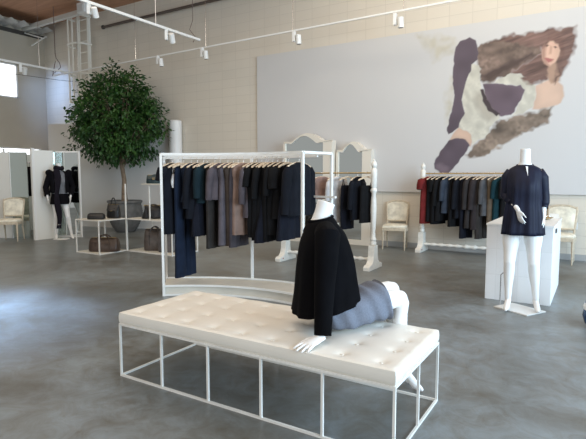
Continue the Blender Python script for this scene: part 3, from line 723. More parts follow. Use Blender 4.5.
rack1([
 (128.6,'dress','dress','black-navy short-sleeved dress at the far left of the curved rack','ink','top',.90,dict(sleeve=.13,slw=.06,hw=.17)),
 (126.4,'camisole','top','little white camisole hung among the first navy pieces','white','cami',.36,dict(hw=.15)),
 (124.9,'trousers','trousers','long navy wide-leg trousers, longest piece on the curved rack','denim','trousers',1.40,dict(hw=.20,trim=1,start=-.12)),
 (122.4,'sleeveless_top','top','blue-navy sleeveless top hung beside the long navy trousers','blue','top',.53,dict(hw=.19,sw=.17)),
 (120.4,'coat','coat','navy-black coat with long sleeves next to the blue-navy sleeveless top','ink','top',.72,dict(sleeve=.46,hw=.22)),
 (118.4,'skirt','skirt','dark navy pleated skirt hung below the dark teal top','navy','skirt',.92,dict(hw=.24,start=-.42)),
 (117.2,'blouse','top','dark teal blouse with three-quarter sleeves before the charcoal trousers','teal','top',.54,dict(sleeve=.34,slw=.055)),
 (114.6,'trousers','trousers','charcoal-brown long trousers on the left half of the curved rack','charcoal','trousers',1.06,dict(hw=.18)),
 (112.8,'sweater','sweater','short mauve-grey sweater over the charcoal-brown trousers','mauve','top',.50,dict(sleeve=.36,slw=.048)),
 (110.2,'dress','dress','long grey-mauve dress left of the taupe dress','greymauve','top',1.02,dict(hw=.20,sw=.17)),
 (108.3,'dress','dress','narrow brown-grey dress directly left of the taupe dress','brown','top',1.03,dict(hw=.15,sw=.17)),
 (104.8,'dress','dress','taupe-pink sleeveless dress in the middle of the curved rack','taupe','top',.90,dict(hw=.19,sw=.185,th=.055,tw=-.35)),
 (106.6,'trousers','trousers','dark grey trousers showing below the taupe-pink dress','dusk','trousers',1.04,dict(hw=.18)),
 (101.6,'cardigan','cardigan','mauve-grey cardigan directly right of the taupe dress','mauve','top',.70,dict(sleeve=.40,hw=.18)),
 (100.3,'dress','dress','first plain black dress right of the mauve-grey cardigan','black','top',.92,dict(hw=.17,sleeve=.2)),
 (98.4,'dress','dress','second plain black dress right of the mauve-grey cardigan','black','top',.95,dict(hw=.19,sw=.18)),
 (96.8,'dress','dress','third black dress along from the mauve-grey cardigan','black','top',.92,dict(hw=.18,sleeve=.34)),
 (96.0,'skirt','skirt','long navy-black skirt hanging low among the black dresses','navy','skirt',.97,dict(hw=.26,start=-.5)),
 (94.4,'dress','dress','fourth black dress along from the mauve-grey cardigan','black','top',.95,dict(hw=.20)),
 (92.6,'dress','dress','fifth black dress along, above the pale floor gap','black','top',.88,dict(hw=.19,sleeve=.3)),
 (90.6,'blouse','top','black short-sleeved blouse left of the big black jacket','black','top',.70,dict(sleeve=.22,slw=.065,hw=.2)),
 (88.6,'skirt','skirt','navy midi skirt under the right end of the rail','navy','skirt',.93,dict(hw=.25,start=-.45)),
 (84.6,'jacket','jacket','large navy-black tailored jacket at the right end of the curved rack','ink','top',.66,dict(sleeve=.50,slw=.062,sw=.20,hw=.22,th=.06,tw=-.05)),
])

# ------------------------------------------------------------------ antique turned racks
def antique_rack(label, x0, x1, y, name='garment_rack'):
    t = thing(name, label, 'clothes rack', ((x0+x1)/2, y, 0)); h = (x1-x0)/2
    for s in (-1,1):
        x = s*h
        prof = [(.030,.36),(.048,.37),(.050,.40),(.040,.42),(.050,.45),(.036,.48),(.032,.56),(.040,.72),(.046,.90),(.040,1.04),(.032,1.14),(.048,1.17),(.048,1.20),(.034,1.22),(.046,1.25),(.046,1.38),(.048,1.40),(.048,1.49),(.034,1.51),(.026,1.52),(.040,1.545),(.044,1.57),(.036,1.60),(.016,1.62),(.020,1.632),(.008,1.645)]
        p = MB().lathe(prof, 20, (x,0,0)).build('turned_post', ANTIQUE, t, smooth=40)
        # sledge foot: profile in YZ extruded along X
        poly = [(-.25,0),(-.25,.05),(-.22,.075),(-.15,.085),(-.10,.13),(-.075,.20),(-.065,.36),(.065,.36),(.075,.20),(.10,.13),(.15,.085),(.22,.075),(.25,.05),(.25,0)]
        f = MB().prism(poly, lambda a,z: V((x-.05,a,z)), lambda a,z: V((x+.05,a,z))).build('sledge_foot', ANTIQUE, t, bevel=.006)
        for yy in (-.16,): MB().lathe([(.012,0),(.012,.006),(.006,.010)], 12).build('bolt', mat('red_bolt', (.45,.2,.15),.5), f).matrix_local = Matrix.Translation((x+s*-.05,yy,.05)) @ Matrix.Rotation(-s*PI/2,4,'Y')
    # turned stretcher
    mb = MB(); prof = []
    n = 60
    for k in range(n+1):
        u = -1+2*k/n; r = .022+.012*abs(math.sin(u*18))**3+(.010 if abs(u) < .12 else 0); prof.append((r,u*(h-.04)))
    M = Matrix.Rotation(PI/2,3,'Y'); rings = [[M @ V((r*math.cos(2*PI*j/14), r*math.sin(2*PI*j/14), z))+V((0,0,.14)) for j in range(14)] for r, z in prof]
    mb.loft(rings).build('stretcher', ANTIQUE, t, smooth=60)
    MB().tube([(-h-.04,0,1.445),(h+.04,0,1.445)], .011, 12).build('brass_rail', BRASS, t, smooth=40)
    return t
antique_rack('white turned-post clothes rack standing before the arched mirrors', -4.42, -2.86, 6.96)
antique_rack('white turned-post clothes rack against the back wall under the mural', -2.77, -1.02, 9.10)
def straight(items, y, g, gh, twd):
    for i, (x, nm, cat, lab, fk, kind, drop, kw) in enumerate(items):
        tw = kw.pop('tw', twd)
        rz = PI/2+tw; p = (x, y, 1.46)
        make_hanger('wooden hanger of the '+lab.split(',')[0], p, rz, gh)
        garment(nm, cat, lab, fk, kind, drop, p, rz, g, seed=i+60+int(y), **kw)
straight([
 (-4.22,'dress','dress','black dress at the hidden left end of the mirror rack','black','top',.95,dict(hw=.2,tw=.2)),
 (-4.05,'camisole','top','black camisole left of the dusty rose top','black','cami',.62,dict(hw=.17)),
 (-3.74,'blouse','top','dusty rose short top on the mirror rack','rose','top',.42,dict(sleeve=.12,slw=.05,sw=.16,hw=.16,tw=-.5)),
 (-3.47,'blouse','top','silvery white blouse in the middle of the mirror rack','silver','top',.78,dict(sleeve=.30,hw=.18,sw=.16,tw=-.35)),
 (-3.29,'camisole','top','ink navy strappy camisole next to the silvery blouse','navy','cami',.86,dict(hw=.15,tw=-.2)),
 (-3.12,'jacket','jacket','short ink jacket on the mirror rack beside the last black top','ink','top',.72,dict(sleeve=.42,sw=.165,hw=.17,tw=-.12)),
 (-2.97,'camisole','top','black strappy top at the right end of the mirror rack','black','cami',.75,dict(hw=.17,tw=-.25)),
], 6.96, 'clothes on the mirror rack', 'hangers on the mirror rack', -.2)
straight([
 (-2.66,'dress','dress','dark red short-sleeved dress at the left end of the wall rack','red','top',.92,dict(sleeve=.16,slw=.07,hw=.20,tw=-.5)),
 (-2.56,'dress','dress','black dress right beside the dark red dress','black','top',.88,dict(hw=.19)),
 (-2.48,'dress','dress','second black dress from the dark red dress','black','top',.92,dict(hw=.20,sleeve=.2)),
 (-2.40,'coat','coat','black coat left of the slate blue top','black','top',.86,dict(hw=.19,sleeve=.45)),
 (-2.28,'blouse','top','slate blue long top on the wall rack','slate','top',.72,dict(sleeve=.36)),
 (-2.17,'skirt','skirt','black skirt between slate blue top and badge jacket','black','skirt',.94,dict(hw=.2)),
 (-2.06,'jacket','jacket','navy jacket with a small pale badge on the wall rack','ink','top',.80,dict(sleeve=.5,badge=True)),
 (-1.98,'trousers','trousers','black-navy trousers hanging lowest on the wall rack','navy','trousers',1.14,dict(hw=.16)),
 (-1.88,'cardigan','cardigan','shaggy dark grey cardigan on the wall rack','fur','top',.96,dict(sleeve=.5,slw=.06,th=.05)),
 (-1.77,'coat','coat','dark plaid coat with wide sleeves on the wall rack','plaid','top',.98,dict(sleeve=.5,slw=.062,th=.05)),
 (-1.71,'trousers','trousers','charcoal trousers below the dark plaid coat','charcoal','trousers',1.13,dict(hw=.16)),
 (-1.62,'cardigan','cardigan','plain grey cardigan right of the dark plaid coat','grey','top',.74,dict(sleeve=.4)),
 (-1.52,'dress','dress','olive-taupe dress right of the plain grey cardigan','olive','top',.92,dict(hw=.17)),
 (-1.42,'blouse','top','petrol teal top near the counter end of the wall rack','petrol','top',.84,dict(sleeve=.3)),
 (-1.30,'dress','dress','black dress partly hidden behind the navy tunic mannequin','black','top',.95,dict(sleeve=.3)),
 (-1.18,'dress','dress','last black dress on the wall rack behind the mannequin','black','top',.90,dict(hw=.2)),
], 9.10, 'clothes on the wall rack', 'hangers on the wall rack', -.42)
# ------------------------------------------------------------------ arched mirrors at the back wall
CREAMW = mat('cream_white_paint', (.78,.73,.64), .5)
def arched_mirror(label, x0, x1, y, zs, zp, stl, str_, depth=.14):
    w = x1-x0; cx = (x0+x1)/2; t = thing('arched_mirror', label, 'mirror', (cx, y, 0))
    def topz(u, zs, zp):   # u in -1..1 : shoulder, ogee, crown
        a = abs(u)
        if a > .82: return zs
        return zs+(zp-zs)*(.5+.5*math.cos(PI*min(1, a/.80)))-.02*math.sin(PI*min(1,max(0,(a-.5)/.32)))
    n = 40; us = [-1+2*k/n for k in range(n+1)]
    gl0, gl1 = -w/2+stl, w/2-str_; gm = (gl0+gl1)/2; gh = (gl1-gl0)/2
    # frame back board (full outline)
    out = [(-w/2,0.0),(w/2,0.0)]+[(u*w/2, topz(u,zs,zp)) for u in us[::-1]]
    MB().prism(out, lambda x,z: V((x,.0,z)), lambda x,z: V((x,depth,z))).build('frame_board', CREAMW, t)
    # raised frame around the glass
    inn = [(gm+u*gh, topz(u*.99, zs-.04, zp-.05)) for u in us]
    mb = MB(); o2 = [(u*w/2, topz(u,zs,zp)) for u in us]
    for k in range(n):
        mb.prism([inn[k],inn[k+1],o2[k+1],o2[k]], lambda x,z: V((x,-.035,z)), lambda x,z: V((x,.002,z)))
    mb.box(((-w/2+gl0)/2, -.0165, (zs-.04)/2), (stl, .037, zs-.04)).box(((w/2+gl1)/2,-.0165,(zs-.04)/2), (str_,.037,zs-.04))
    mb.box((gm,-.0165,.05), (gl1-gl0,.037,.10))
    mb.build('frame_moulding', CREAMW, t)
    g = [(gl0,.10),(gl1,.10)]+inn[::-1]
    MB().prism(g, lambda x,z: V((x,-.006,z)), lambda x,z: V((x,-.001,z))).build('mirror_glass', MIRROR, t)
arched_mirror('larger arched white-framed mirror behind the long curved rack, left of the pair', -5.83, -4.66, 9.12, 2.13, 2.29, .05, .20, .16)
arched_mirror('smaller arched white-framed mirror at the wall, right of the pair', -4.63, -3.86, 9.26, 1.93, 2.09, .05, .19, .16)

# ------------------------------------------------------------------ dressing screens (left)
def panel(mb, a, b, z0=.0, z1=1.96, th=.03):
    a = V((*a,0)); b = V((*b,0)); d = (b-a).normalized(); n = V((-d.y,d.x,0))*th/2
    vs = [a-n, b-n, b+n, a+n]
    return mb.add([p+V((0,0,z)) for z in (z0,z1) for p in vs], [(3,2,1,0),(4,5,6,7),(0,1,5,4),(1,2,6,5),(2,3,7,6),(3,0,4,7)])
SCR = mat('screen_white', (.80,.80,.76), .5)
GRN = mat('pale_green_glass', (.60,.66,.62), .12, metal=.85)
t = thing('dressing_screen', 'white folding screen with mirror panel behind the scarf mannequin', 'screen', (-10.4,6.7,0)); o = t.location.copy()
def loc_panel(a, b, name, m, par, **k):
    return panel(MB(), (a[0]-o.x,a[1]-o.y), (b[0]-o.x,b[1]-o.y), **k).build(name, m, par)
loc_panel((-10.446,6.271),(-10.415,6.70),'screen_panel',SCR,t)
loc_panel((-10.44,6.71),(-10.585,6.865),'screen_panel',GRN,t)
mp = loc_panel((-10.575,6.866),(-10.06,7.108),'mirror_panel',PLASTER,t)
loc_panel((-10.545,6.862),(-10.07,7.085),'mirror_glass',MIRROR,mp,z0=.04,z1=1.93,th=.012)
MB().bar(V((-10.05,7.10,0))-o, V((-10.05,7.10,1.965))-o, .035).build('edge_post', WHITE, t)
MB().bar(V((-10.46,6.255,0))-o, V((-10.46,6.255,2.0))-o, .06).build('edge_post', WHITE, t)
t = thing('dressing_screen', 'white and pale green folding screen behind the leftmost cream chair', 'screen', (-11.3,6.1,0)); o = t.location.copy()
loc_panel((-12.3,5.75),(-11.25,6.20),'screen_panel',SCR,t,z1=1.93)
loc_panel((-11.24,6.21),(-10.95,6.42),'mirror_panel',GRN,t,z1=1.93)
loc_panel((-12.9,7.0),(-11.9,7.75),'back_panel',mat('screen_green_white',(.66,.71,.66),.5),t,z1=1.95)
MB().bar(V((-11.245,6.195,0))-o, V((-11.245,6.195,1.94))-o, .03).build('edge_post', WHITE, t)
# coat seen in the gap between the screens
t = thing('hanging_coat', 'dark coat seen through the gap between the two dressing screens', 'coat', (-11.60,6.86,0), .6)
b = MB().loft(mid_rings([ringv((0,0,z), X_, Y_, a, c, 28, 2.6) for z, a, c in ((1.62,.05,.04),(1.57,.12,.07),(1.5,.14,.09),(1.2,.15,.10),(.92,.17,.11))],3)).build('body', BLACKWOOL, t, smooth=True)
for s in (-1,1): MB().tube([(s*.12,0,1.54),(s*.16,0,1.3),(s*.17,0,1.0)], [.06,.06,.05], 14).build('sleeve', BLACKWOOL, t, smooth=True)
MB().tube([(0,0,1.60),(0,0,1.70),(0,.05,1.72)], .006, 6).tube([(-.9,.0,1.715),(.35,.0,1.715)], .012, 8).tube([(-.9,0,0),(-.9,0,1.715)],.012,8).tube([(.35,0,0),(.35,0,1.715)],.012,8).build('hanging_bar', CHROME, t)

# ------------------------------------------------------------------ chairs
CH0 = None
def chair(label, loc, rz, group='cream French chairs'):
    """faces -Y locally"""
    global CH0
    if CH0:
        t = copy_tree(CH0); t.location = loc; t.rotation_euler = (0,0,rz); t['label'] = label; return t
    t = thing('dining_chair', label, 'chair', loc, rz, group)
    # seat frame + cushion
    sh = [( -.22,-.23),(.22,-.23),(.245,-.10),(.235,.05),(.19,.20),(-.19,.20),(-.235,.05),(-.245,-.10)]
    MB().prism(sh, lambda x,y: V((x,y,.365)), lambda x,y: V((x,y,.425))).build('seat_rail', CHAIRWOOD, t, bevel=.006)
    rings = []
    for z, s in ((.42,.94),(.44,.97),(.46,.93),(.475,.80),(.48,.5),(.482,.1)): rings.append([V((x*s,y*s,z)) for x, y in sh])
    MB().loft(rings).build('seat', CREAMFAB, t, smooth=60)
    for s in (-1,1):
        MB().tube([(s*.205,-.205,.40),(s*.205,-.205,.36),(s*.205,-.205,.33),(s*.205,-.205,.31),(s*.205,-.208,.0)], [.024,.026,.018,.022,.011], 12).build('leg', CHAIRWOOD, t, smooth=True)
        MB().tube([(s*.185,.175,.42),(s*.185,.18,.30),(s*.19,.235,.0)], [.022,.019,.013], 12).build('leg', CHAIRWOOD, t, smooth=True)
    # back: frame loop leaning backward with a slightly arched top
    def bk(x, z): return V((x, .185+(z-.42)*.20, z))
    loop = []
    W, z0, z1, za = .205, .53, .855, .905
    for k in range(13): u = -1+2*k/12; loop.append((u*(W*.93), z0))
    for k in range(1,9): loop.append((W*(.93+.09*k/8), z0+(z1-z0)*k/8))
    for k in range(1,17): u = 1-2*k/17; loop.append((u*W*1.0, za-(za-z1)*abs(u)**3))
    for k in range(0,8): loop.append((-W*(1.02-.09*k/8), z1-(z1-z0)*k/8))
    pts = [bk(x,z) for x, z in loop]; fr = MB().tube(pts+[pts[0]], .021, 10, cap=False).build('back_frame', CHAIRWOOD, t, smooth=True)
    c = V(bk(0,(z0+za)/2)); rings = []
    nrm = V((0,-1,.2)).normalized()
    for s, h in ((1,-.012),(.97,.012),(.8,.026),(.4,.032),(.05,.033)): rings.append([c+(p-c)*s+nrm*h for p in pts])
    MB().loft(rings).build('backrest', CREAMFAB, t, smooth=True)
    rings = []
    for s, h in ((1,-.0),(.9,-.018),(.05,-.022)): rings.append([c+(p-c)*s+nrm*h for p in pts])
    MB().loft(rings).build('back_panel', CREAMFAB, t, smooth=True)
    for s in (-1,1):
        MB().tube([bk(s*.185,.40), bk(s*.188,.54)], [.020,.017], 10).build('back_post', CHAIRWOOD, t, smooth=True)
        MB().lathe([(.010,0),(.020,.012),(.015,.028),(.004,.04)], 12, tuple(bk(s*.205,.86))).build('finial', CHAIRWOOD, fr, smooth=True)
    CH0 = t; return t
chair('cream upholstered chair against the back wall beside the mirror rack', (-3.30,9.14,0), .20)
chair('cream upholstered chair behind the white counter, near the wall outlet', (-.50,9.08,0), -.05)
chair('leftmost cream chair, standing in front of the pale green dressing screen', (-10.85,5.93,0), .72)

# ------------------------------------------------------------------ counter
t = thing('sales_counter', 'white panelled box counter behind the navy tunic mannequin', 'counter', (-.722,6.55,0))
CW = block_mat('counter_panel', (.80,.80,.80), (.755,.755,.755), 'X', .225, .29)
MB().box((0,0,.425), (.67,1.26,.85)).build('counter_body', CW, t, bevel=.004)
MB().box((0,0,.857), (.685,1.275,.022)).build('countertop', WHITE, t, bevel=.003)
MB().box((.3425,-.32,.79), (.012,.10,.045)).build('switch_plate', DARKMETAL, t)
def trinket():
    t = thing('trinket_dish', 'small brass and glass dish of trinkets on the white counter', 'dish', (-.52,6.75,.869))
    MB().lathe([(.02,0),(.035,.006),(.075,.03),(.07,.032),(.03,.012)], 20).build('dish', mat('amber_glass', (.55,.42,.25), .2, metal=.3), t, smooth=True)
    rnd = random.Random(3)
    for k in range(7): MB().ell((rnd.uniform(-.035,.035),rnd.uniform(-.035,.035),.03+rnd.uniform(0,.02)), (.018,.014,.014), 8, 6).build('bead', BRASS if k % 2 else MIRROR, t, smooth=True)
trinket()
tag(MB().prism([(-.06,0),(.06,0),(.05,.06),(-.05,.06)], lambda x,z: V((-.46+x,6.98+z*.3,.869+z)), lambda x,z: V((-.46+x,7.0+z*.3,.869+z))).build('card_holder', mat('frosted_card', (.75,.73,.68), .4)), 'small pale card holder at the back of the white counter', 'card holder')
o = MB().box((-.304,WY-.006,.572), (.075,.012,.115)).build('wall_outlet', mat('outlet_plastic', (.78,.80,.82), .4), bevel=.002); tag(o, 'white electrical outlet on the block wall right of the chair', 'outlet')
for z in (.548,.596): MB().box((-.304,WY-.0125,z), (.03,.003,.028)).build('socket', mat('socket_grey', (.45,.46,.48), .5), o)

# ------------------------------------------------------------------ display cubes with bags
def display(name, label, x0, x1, y0, y1, h, posts=None):
    t = thing(name, label, 'display stand', ((x0+x1)/2,(y0+y1)/2,0)); o = t.location.copy(); w = .019
    for x in (x0,x1):
        for y in (y0,y1):
            hh = (posts or {}).get((x,y), h)
            MB().box((x-o.x,y-o.y,hh/2), (w,w,hh)).build('post', FRAMEW, t)
    for z, nm in ((w/2,'base_rail'),(h-w/2,'top_rail')):
        for y in (y0,y1): MB().box((0,y-o.y,z), (x1-x0,w*.9,w*.9)).build(nm, FRAMEW, t)
        for x in (x0,x1): MB().box((x-o.x,0,z), (w*.9,y1-y0,w*.9)).build(nm, FRAMEW, t)
    MB().box((0,0,h-.006), (x1-x0-.02,y1-y0-.02,.014)).build('shelf', mat('shelf_cream', (.72,.69,.60), .4), t)
    MB().box((0,0,.012), (x1-x0-.02,y1-y0-.02,.014)).build('base_shelf', MATS['shelf_cream'], t)
    return t, o
display('display_stand', 'low cream metal display cube holding a brown duffel bag, left of the tree pot', -8.14, -7.50, 5.64, 6.26, .615)
t, o = display('display_stand', 'cream metal display stand with a tall post and raised upper shelf', -7.47, -6.30, 6.22, 6.86, .615, posts={(-7.47,6.22):1.255})
MB().box((-6.87-o.x,6.25-o.y,.93), (.018,.018,.65)).build('post', FRAMEW, t)
MB().box((-6.72-o.x,6.36-o.y,1.255), (.62,.30,.018)).build('upper_shelf', MATS['shelf_cream'], t)
MB().box((-6.42-o.x,6.50-o.y,.93), (.018,.018,.65)).build('post', FRAMEW, t)

def leather(k, c, **kw): return mat('leather_'+k, c, .38, var=.25, vscale=12, bump=.2, bscale=90, **kw)
def bag(name, label, loc, rz, L, W, H, m, handles=2, taper=.85, slouch=.0, flap=False, strap=None, hh=.12, p=3.2):
    t = thing(name, label, 'bag', loc, rz, 'bags on the display stands')
    lv = [(0,.90,.90),(.02,.98,.98),(.25,1,1.02),(.6,.97,.9),(.85,.93,taper*.7),(.97,.86,taper*.35),(1.0,.80,taper*.2)]
    rings = mid_rings([ringv((slouch*z*L*.2*math.sin(z*3),0,z*H), X_, Y_, L/2*a, W/2*b, 40, p) for z, a, b in lv], 3)
    rnd = random.Random(len(label))
    for i, r in enumerate(rings):
        for j, q in enumerate(r):
            d = noise.noise(V((q.x*9+rnd.random()*.0,q.y*9,q.z*9+len(label))))*.03*min(L,.5)
            r[j] = q+V((0, d*(1+slouch), d*slouch)); r[j].z = max(0, r[j].z)
    b = MB().loft(rings).build('body', m, t, smooth=True)
    MB().box((0,0,H*.99), (L*.78,.012,.014)).build('zip', BRASS if handles else m, b)
    for s in ((-1,1) if handles == 2 else (0,) if handles == 1 else ()):
        n = 14; pts = []
        for k in range(n+1):
            a = PI*k/n; pts.append((-math.cos(a)*L*.20, s*W*.30*(1-.5*math.sin(a)), H*.80+math.sin(a)*hh))
        MB().tube(pts, .011, 8).build('handle', m, t, smooth=True)
    for s in (-1,1):
        if handles: MB().box((s*L*.24, -W*.50, H*.45), (.03,.012,H*.6)).build('belt_strap', m, t, bevel=.003)
    if flap:
        MB().loft([ringv((0,-W*.02*k-.004,H*(1.0-.11*k)), X_, Y_, L*.46, W*(.16+.12*k) , 32, 3) for k in range(5)]).build('flap', m, t, smooth=60)
        MB().box((0,-W*.60,H*.58), (.05,.012,.03)).build('clasp', BRASS, t, bevel=.003)
    return t
bag('duffel_bag', 'glossy brown leather duffel bag on the floor shelf of the low cube', (-7.72,5.92,.02), .55, .56, .28, .25, leather('brown',(.060,.038,.028)), hh=.10)
bag('clutch_bag', 'flat black pouch lying at the front corner of the low cube', (-7.74,5.78,.623), .5, .32, .17, .10, leather('black',(.008,.008,.009)), handles=0)
bag('handbag', 'upright black handbag with looped handle on the low cube', (-7.66,6.10,.623), .35, .25, .15, .25, MATS['leather_black'], handles=1, hh=.17, flap=True)
bag('hobo_bag', 'slouchy black bag sagging on the tall display stand', (-6.98,6.45,.623), .6, .46, .24, .24, MATS['leather_black'], handles=1, slouch=.9, hh=.06, p=2.2)
bag('clutch_bag', 'dark teal clutch on the raised upper shelf', (-6.80,6.33,1.265), .45, .32, .12, .15, leather('teal',(.008,.030,.036)), handles=1, hh=.035, flap=True)
bag('tote_bag', 'tall dark brown tote below the slouchy black bag', (-7.02,6.50,.02), .6, .40, .24, .40, leather('taupe',(.075,.058,.05)), hh=.12)
bag('tote_bag', 'dusky grey tote at the right in the tall stand', (-6.66,6.48,.02), .6, .36, .22, .40, leather('grey',(.085,.075,.075)), hh=.10)

# ------------------------------------------------------------------ tree
def tree():
    px, py = -10.14, 8.42; rnd = random.Random(11)
    t = thing('potted_tree', 'large leafy green ficus tree in a wide grey ribbed pot', 'tree', (px,py,0))
    prof = [(.22,0),(.235,.01),(.26,.05)]
    for k in range(22):
        z = .10+.60*k/21; r = .27+.15*math.sin(PI/2*min(1,(z-.05)/.48))-.03*max(0,(z-.55)/.15)+(.010 if k % 2 else 0); prof.append((r,z))
    prof += [(.40,.72),(.425,.735),(.43,.775),(.42,.79),(.385,.79),(.375,.74),(.36,.70)]
    p = MB().lathe(prof, 40).build('planter', mat('grey_cement', (.115,.115,.112), .75, var=.2, vscale=9, bump=.3, bscale=40), t, smooth=50)
    MB().lathe([(.001,.715),(.2,.725),(.37,.71)], 24, cap=False).build('soil', mat('soil', (.05,.035,.025), .95, bump=.5), p, smooth=True)
    bark = mat('ficus_bark', (.22,.16,.11), .85, var=.3, vscale=14, bump=.4)
    MB().tube([(.0,.0,.70),(-.02,.0,1.0),(-.01,.01,1.3),(-.06,.0,1.6),(-.09,0,2.0),(-.05,0,2.6)], [.085,.062,.055,.055,.045,.02], 12).build('trunk', bark, t, smooth=True)
    C = V((-.02,0,2.80)); br = MB(); tips = []
    RX, RZU, RZD = 1.20, 1.22, 1.15
    def radius(d):   # crown outline by direction
        a = math.atan2(d.y, d.x)
        r = 1+.13*noise.noise(d*2.1+V((3,1,5)))+.14*noise.noise(d*4.5)
        return r
    def lim(d):
        s = radius(d); rz = RZU if d.z > 0 else RZD
        q = V((d.x*RX*(1.06-.12*d.z), d.y*RX*.95, d.z*rz))*s
        if q.z < -1.02: q = V((q.x,q.y,-1.02-.05*rnd.random()))
        if q.y > 0: q.y *= .5
        if d.z > .2: q.x *= 1-.12*d.z; q.y *= 1-.12*d.z
        return q
    for k in range(46):
        d = V((rnd.gauss(0,1),rnd.gauss(0,1),rnd.gauss(.1,.8))).normalized(); e = C+lim(d)*.8
        s = V((-.07,0,1.55+rnd.random()*.9)); m = lerp(s,e,.45)+V((0,0,.12))
        br.tube([s,m,e], [.026,.016,.006], 6)
    br.build('branches', bark, t, smooth=True)
    # leaves: folded ellipses in drooping sprays
    verts = []; faces = []
    def leaf(p, dirv, up, ln):
        d = dirv.normalized(); s = d.cross(up); s = s.normalized() if s.length > .01 else V((1,0,0)); n = s.cross(d); b = len(verts); w = ln*.27
        verts.extend([p, p+d*ln*.35+s*w+n*w*.35, p+d*ln*.75+s*w*.7+n*w*.15-n*ln*.05, p+d*ln-n*ln*.15, p+d*ln*.75-s*w*.7+n*w*.15-n*ln*.05, p+d*ln*.35-s*w+n*w*.35, p+d*ln*.5-n*ln*.02])
        faces.extend([(b,b+1,b+6),(b+1,b+2,b+6),(b+2,b+3,b+6),(b+3,b+4,b+6),(b+4,b+5,b+6),(b+5,b,b+6)])
    cl = []
    for k in range(760):
        d = V((rnd.gauss(0,1),rnd.gauss(0,1),rnd.gauss(0,.95))).normalized()
        f = rnd.random()**.38
        cl.append((C+lim(d)*f, d, f))
    for q in ((-.62,-.35,3.72),(-.50,-.35,3.85),(-.66,-.38,3.60),(-1.12,-.6,2.15),(-1.20,-.65,2.05),(-1.05,-.55,2.9),(-.95,-.5,3.3),(-.15,-.1,4.02),(-.12,-.1,4.10),(.35,.2,3.85)): cl.append((V(q), V((q[0],q[1],.5)).normalized(), 1.))
    for c, d, f in cl:
        for j in range(15):
            p = c+V((rnd.gauss(0,.085),rnd.gauss(0,.085),rnd.gauss(0,.07)))
            dv = (d*.7+V((rnd.gauss(0,.7),rnd.gauss(0,.7),rnd.gauss(-.45,.5)))).normalized()
            leaf(p, dv, V((rnd.gauss(0,.5),rnd.gauss(0,.5),1)), rnd.uniform(.075,.125))
    me = bpy.data.meshes.new('foliage'); me.from_pydata([tuple(v) for v in verts], [], faces); me.update()
    lm = mat('ficus_leaf', (.012,.045,.010), .5, color2=(.042,.115,.018), vscale=2.3); me.materials.append(lm)
    o = bpy.data.objects.new('foliage', me); COL.objects.link(o); o.parent = t
tree()

# ------------------------------------------------------------------ ceiling services
def track(label, a, b, w=.035, name='lighting_track'):
    c = (V(a)+V(b))/2; t = thing(name, label, 'track', c)
    MB().bar(V(a)-c, V(b)-c, w).build('rail', WHITE, t)
    n = max(2, int((V(b)-V(a)).length/2.2))
    for k in range(n):
        p = lerp(V(a)-c, V(b)-c, (k+.5)/n); MB().tube([p, V((p.x,p.y,CEIL-c.z))], .005, 6).build('suspension_wire', MATS['chrome'], t)
    return t
TZ = 4.24
track('long white lighting track running along the back wall above the mural', (-13.2,8.6,4.2), (-1.9,8.6,4.28), .028)
track('thick white lighting track ending above the tree, running into the room', (-7.17,3.2,4.2), (-7.17,7.98,4.2), .045)
track('white lighting track at far left near the high window', (-12.45,5.2,4.2), (-12.45,8.6,4.2), .045)
SP0 = None
SPS = {}
def spot(label, p, aim, s=1., tilt=35):
    SP0 = SPS.get(tilt)
    if SP0:
        t = copy_tree(SP0); t.location = p; t['label'] = label
    else:
        t = thing('track_spotlight', label, 'spotlight', p, 0, 'track spotlights')
        MB().box((0,0,-.10), (.055,.075,.20)).build('driver_box', WHITE, t, bevel=.006)
        M = Matrix.Rotation(math.radians(tilt),3,'X')
        h = MB(); rings = []
        for r, z in ((.03,.06),(.052,.05),(.055,-.12),(.050,-.125)): rings.append([M @ V((r*math.cos(2*PI*k/18), r*math.sin(2*PI*k/18), z))+V((.10,0,-.13)) for k in range(18)])
        hd = h.loft(rings).build('lamp_head', WHITE, t, smooth=40)
        rings = [[M @ V((r*math.cos(2*PI*k/18), r*math.sin(2*PI*k/18), z))+V((.10,0,-.13)) for k in range(18)] for r, z in ((.044,-.1262),(.040,-.129))]
        MB().loft(rings).build('lens', BLACK, hd, smooth=40)
        MB().bar((0,0,-.08),(.10,0,-.10), .018).build('bracket', WHITE, t)
        SPS[tilt] = t
    t.rotation_euler = (0,0,aim); t.scale = (s,)*3
    return t
for x, lab in ((-9.05,'white track spotlight just right of the tree top on the wall track'),(-7.66,'second white spotlight along the wall track, left of the mural'),(-5.26,'white spotlight on the wall track above the plain grey mural half'),(-3.18,'rightmost white spotlight on the wall track')):
    spot(lab, (x,8.6,4.24), 0, 1., 8)
spot('white spotlight with dark lens near the end of the thick track', (-7.17,7.05,4.19), .55, 1.)
spot('white spotlight at the upper left of the thick track', (-7.17,5.35,4.19), .55, .9)
spot('pale spotlight hanging beside the high left window', (-12.45,7.25,4.19), 1.2, 1.)
o = spot('grey spotlight hanging in front of the high left window', (-12.75,6.8,3.95), 2.2, .9)
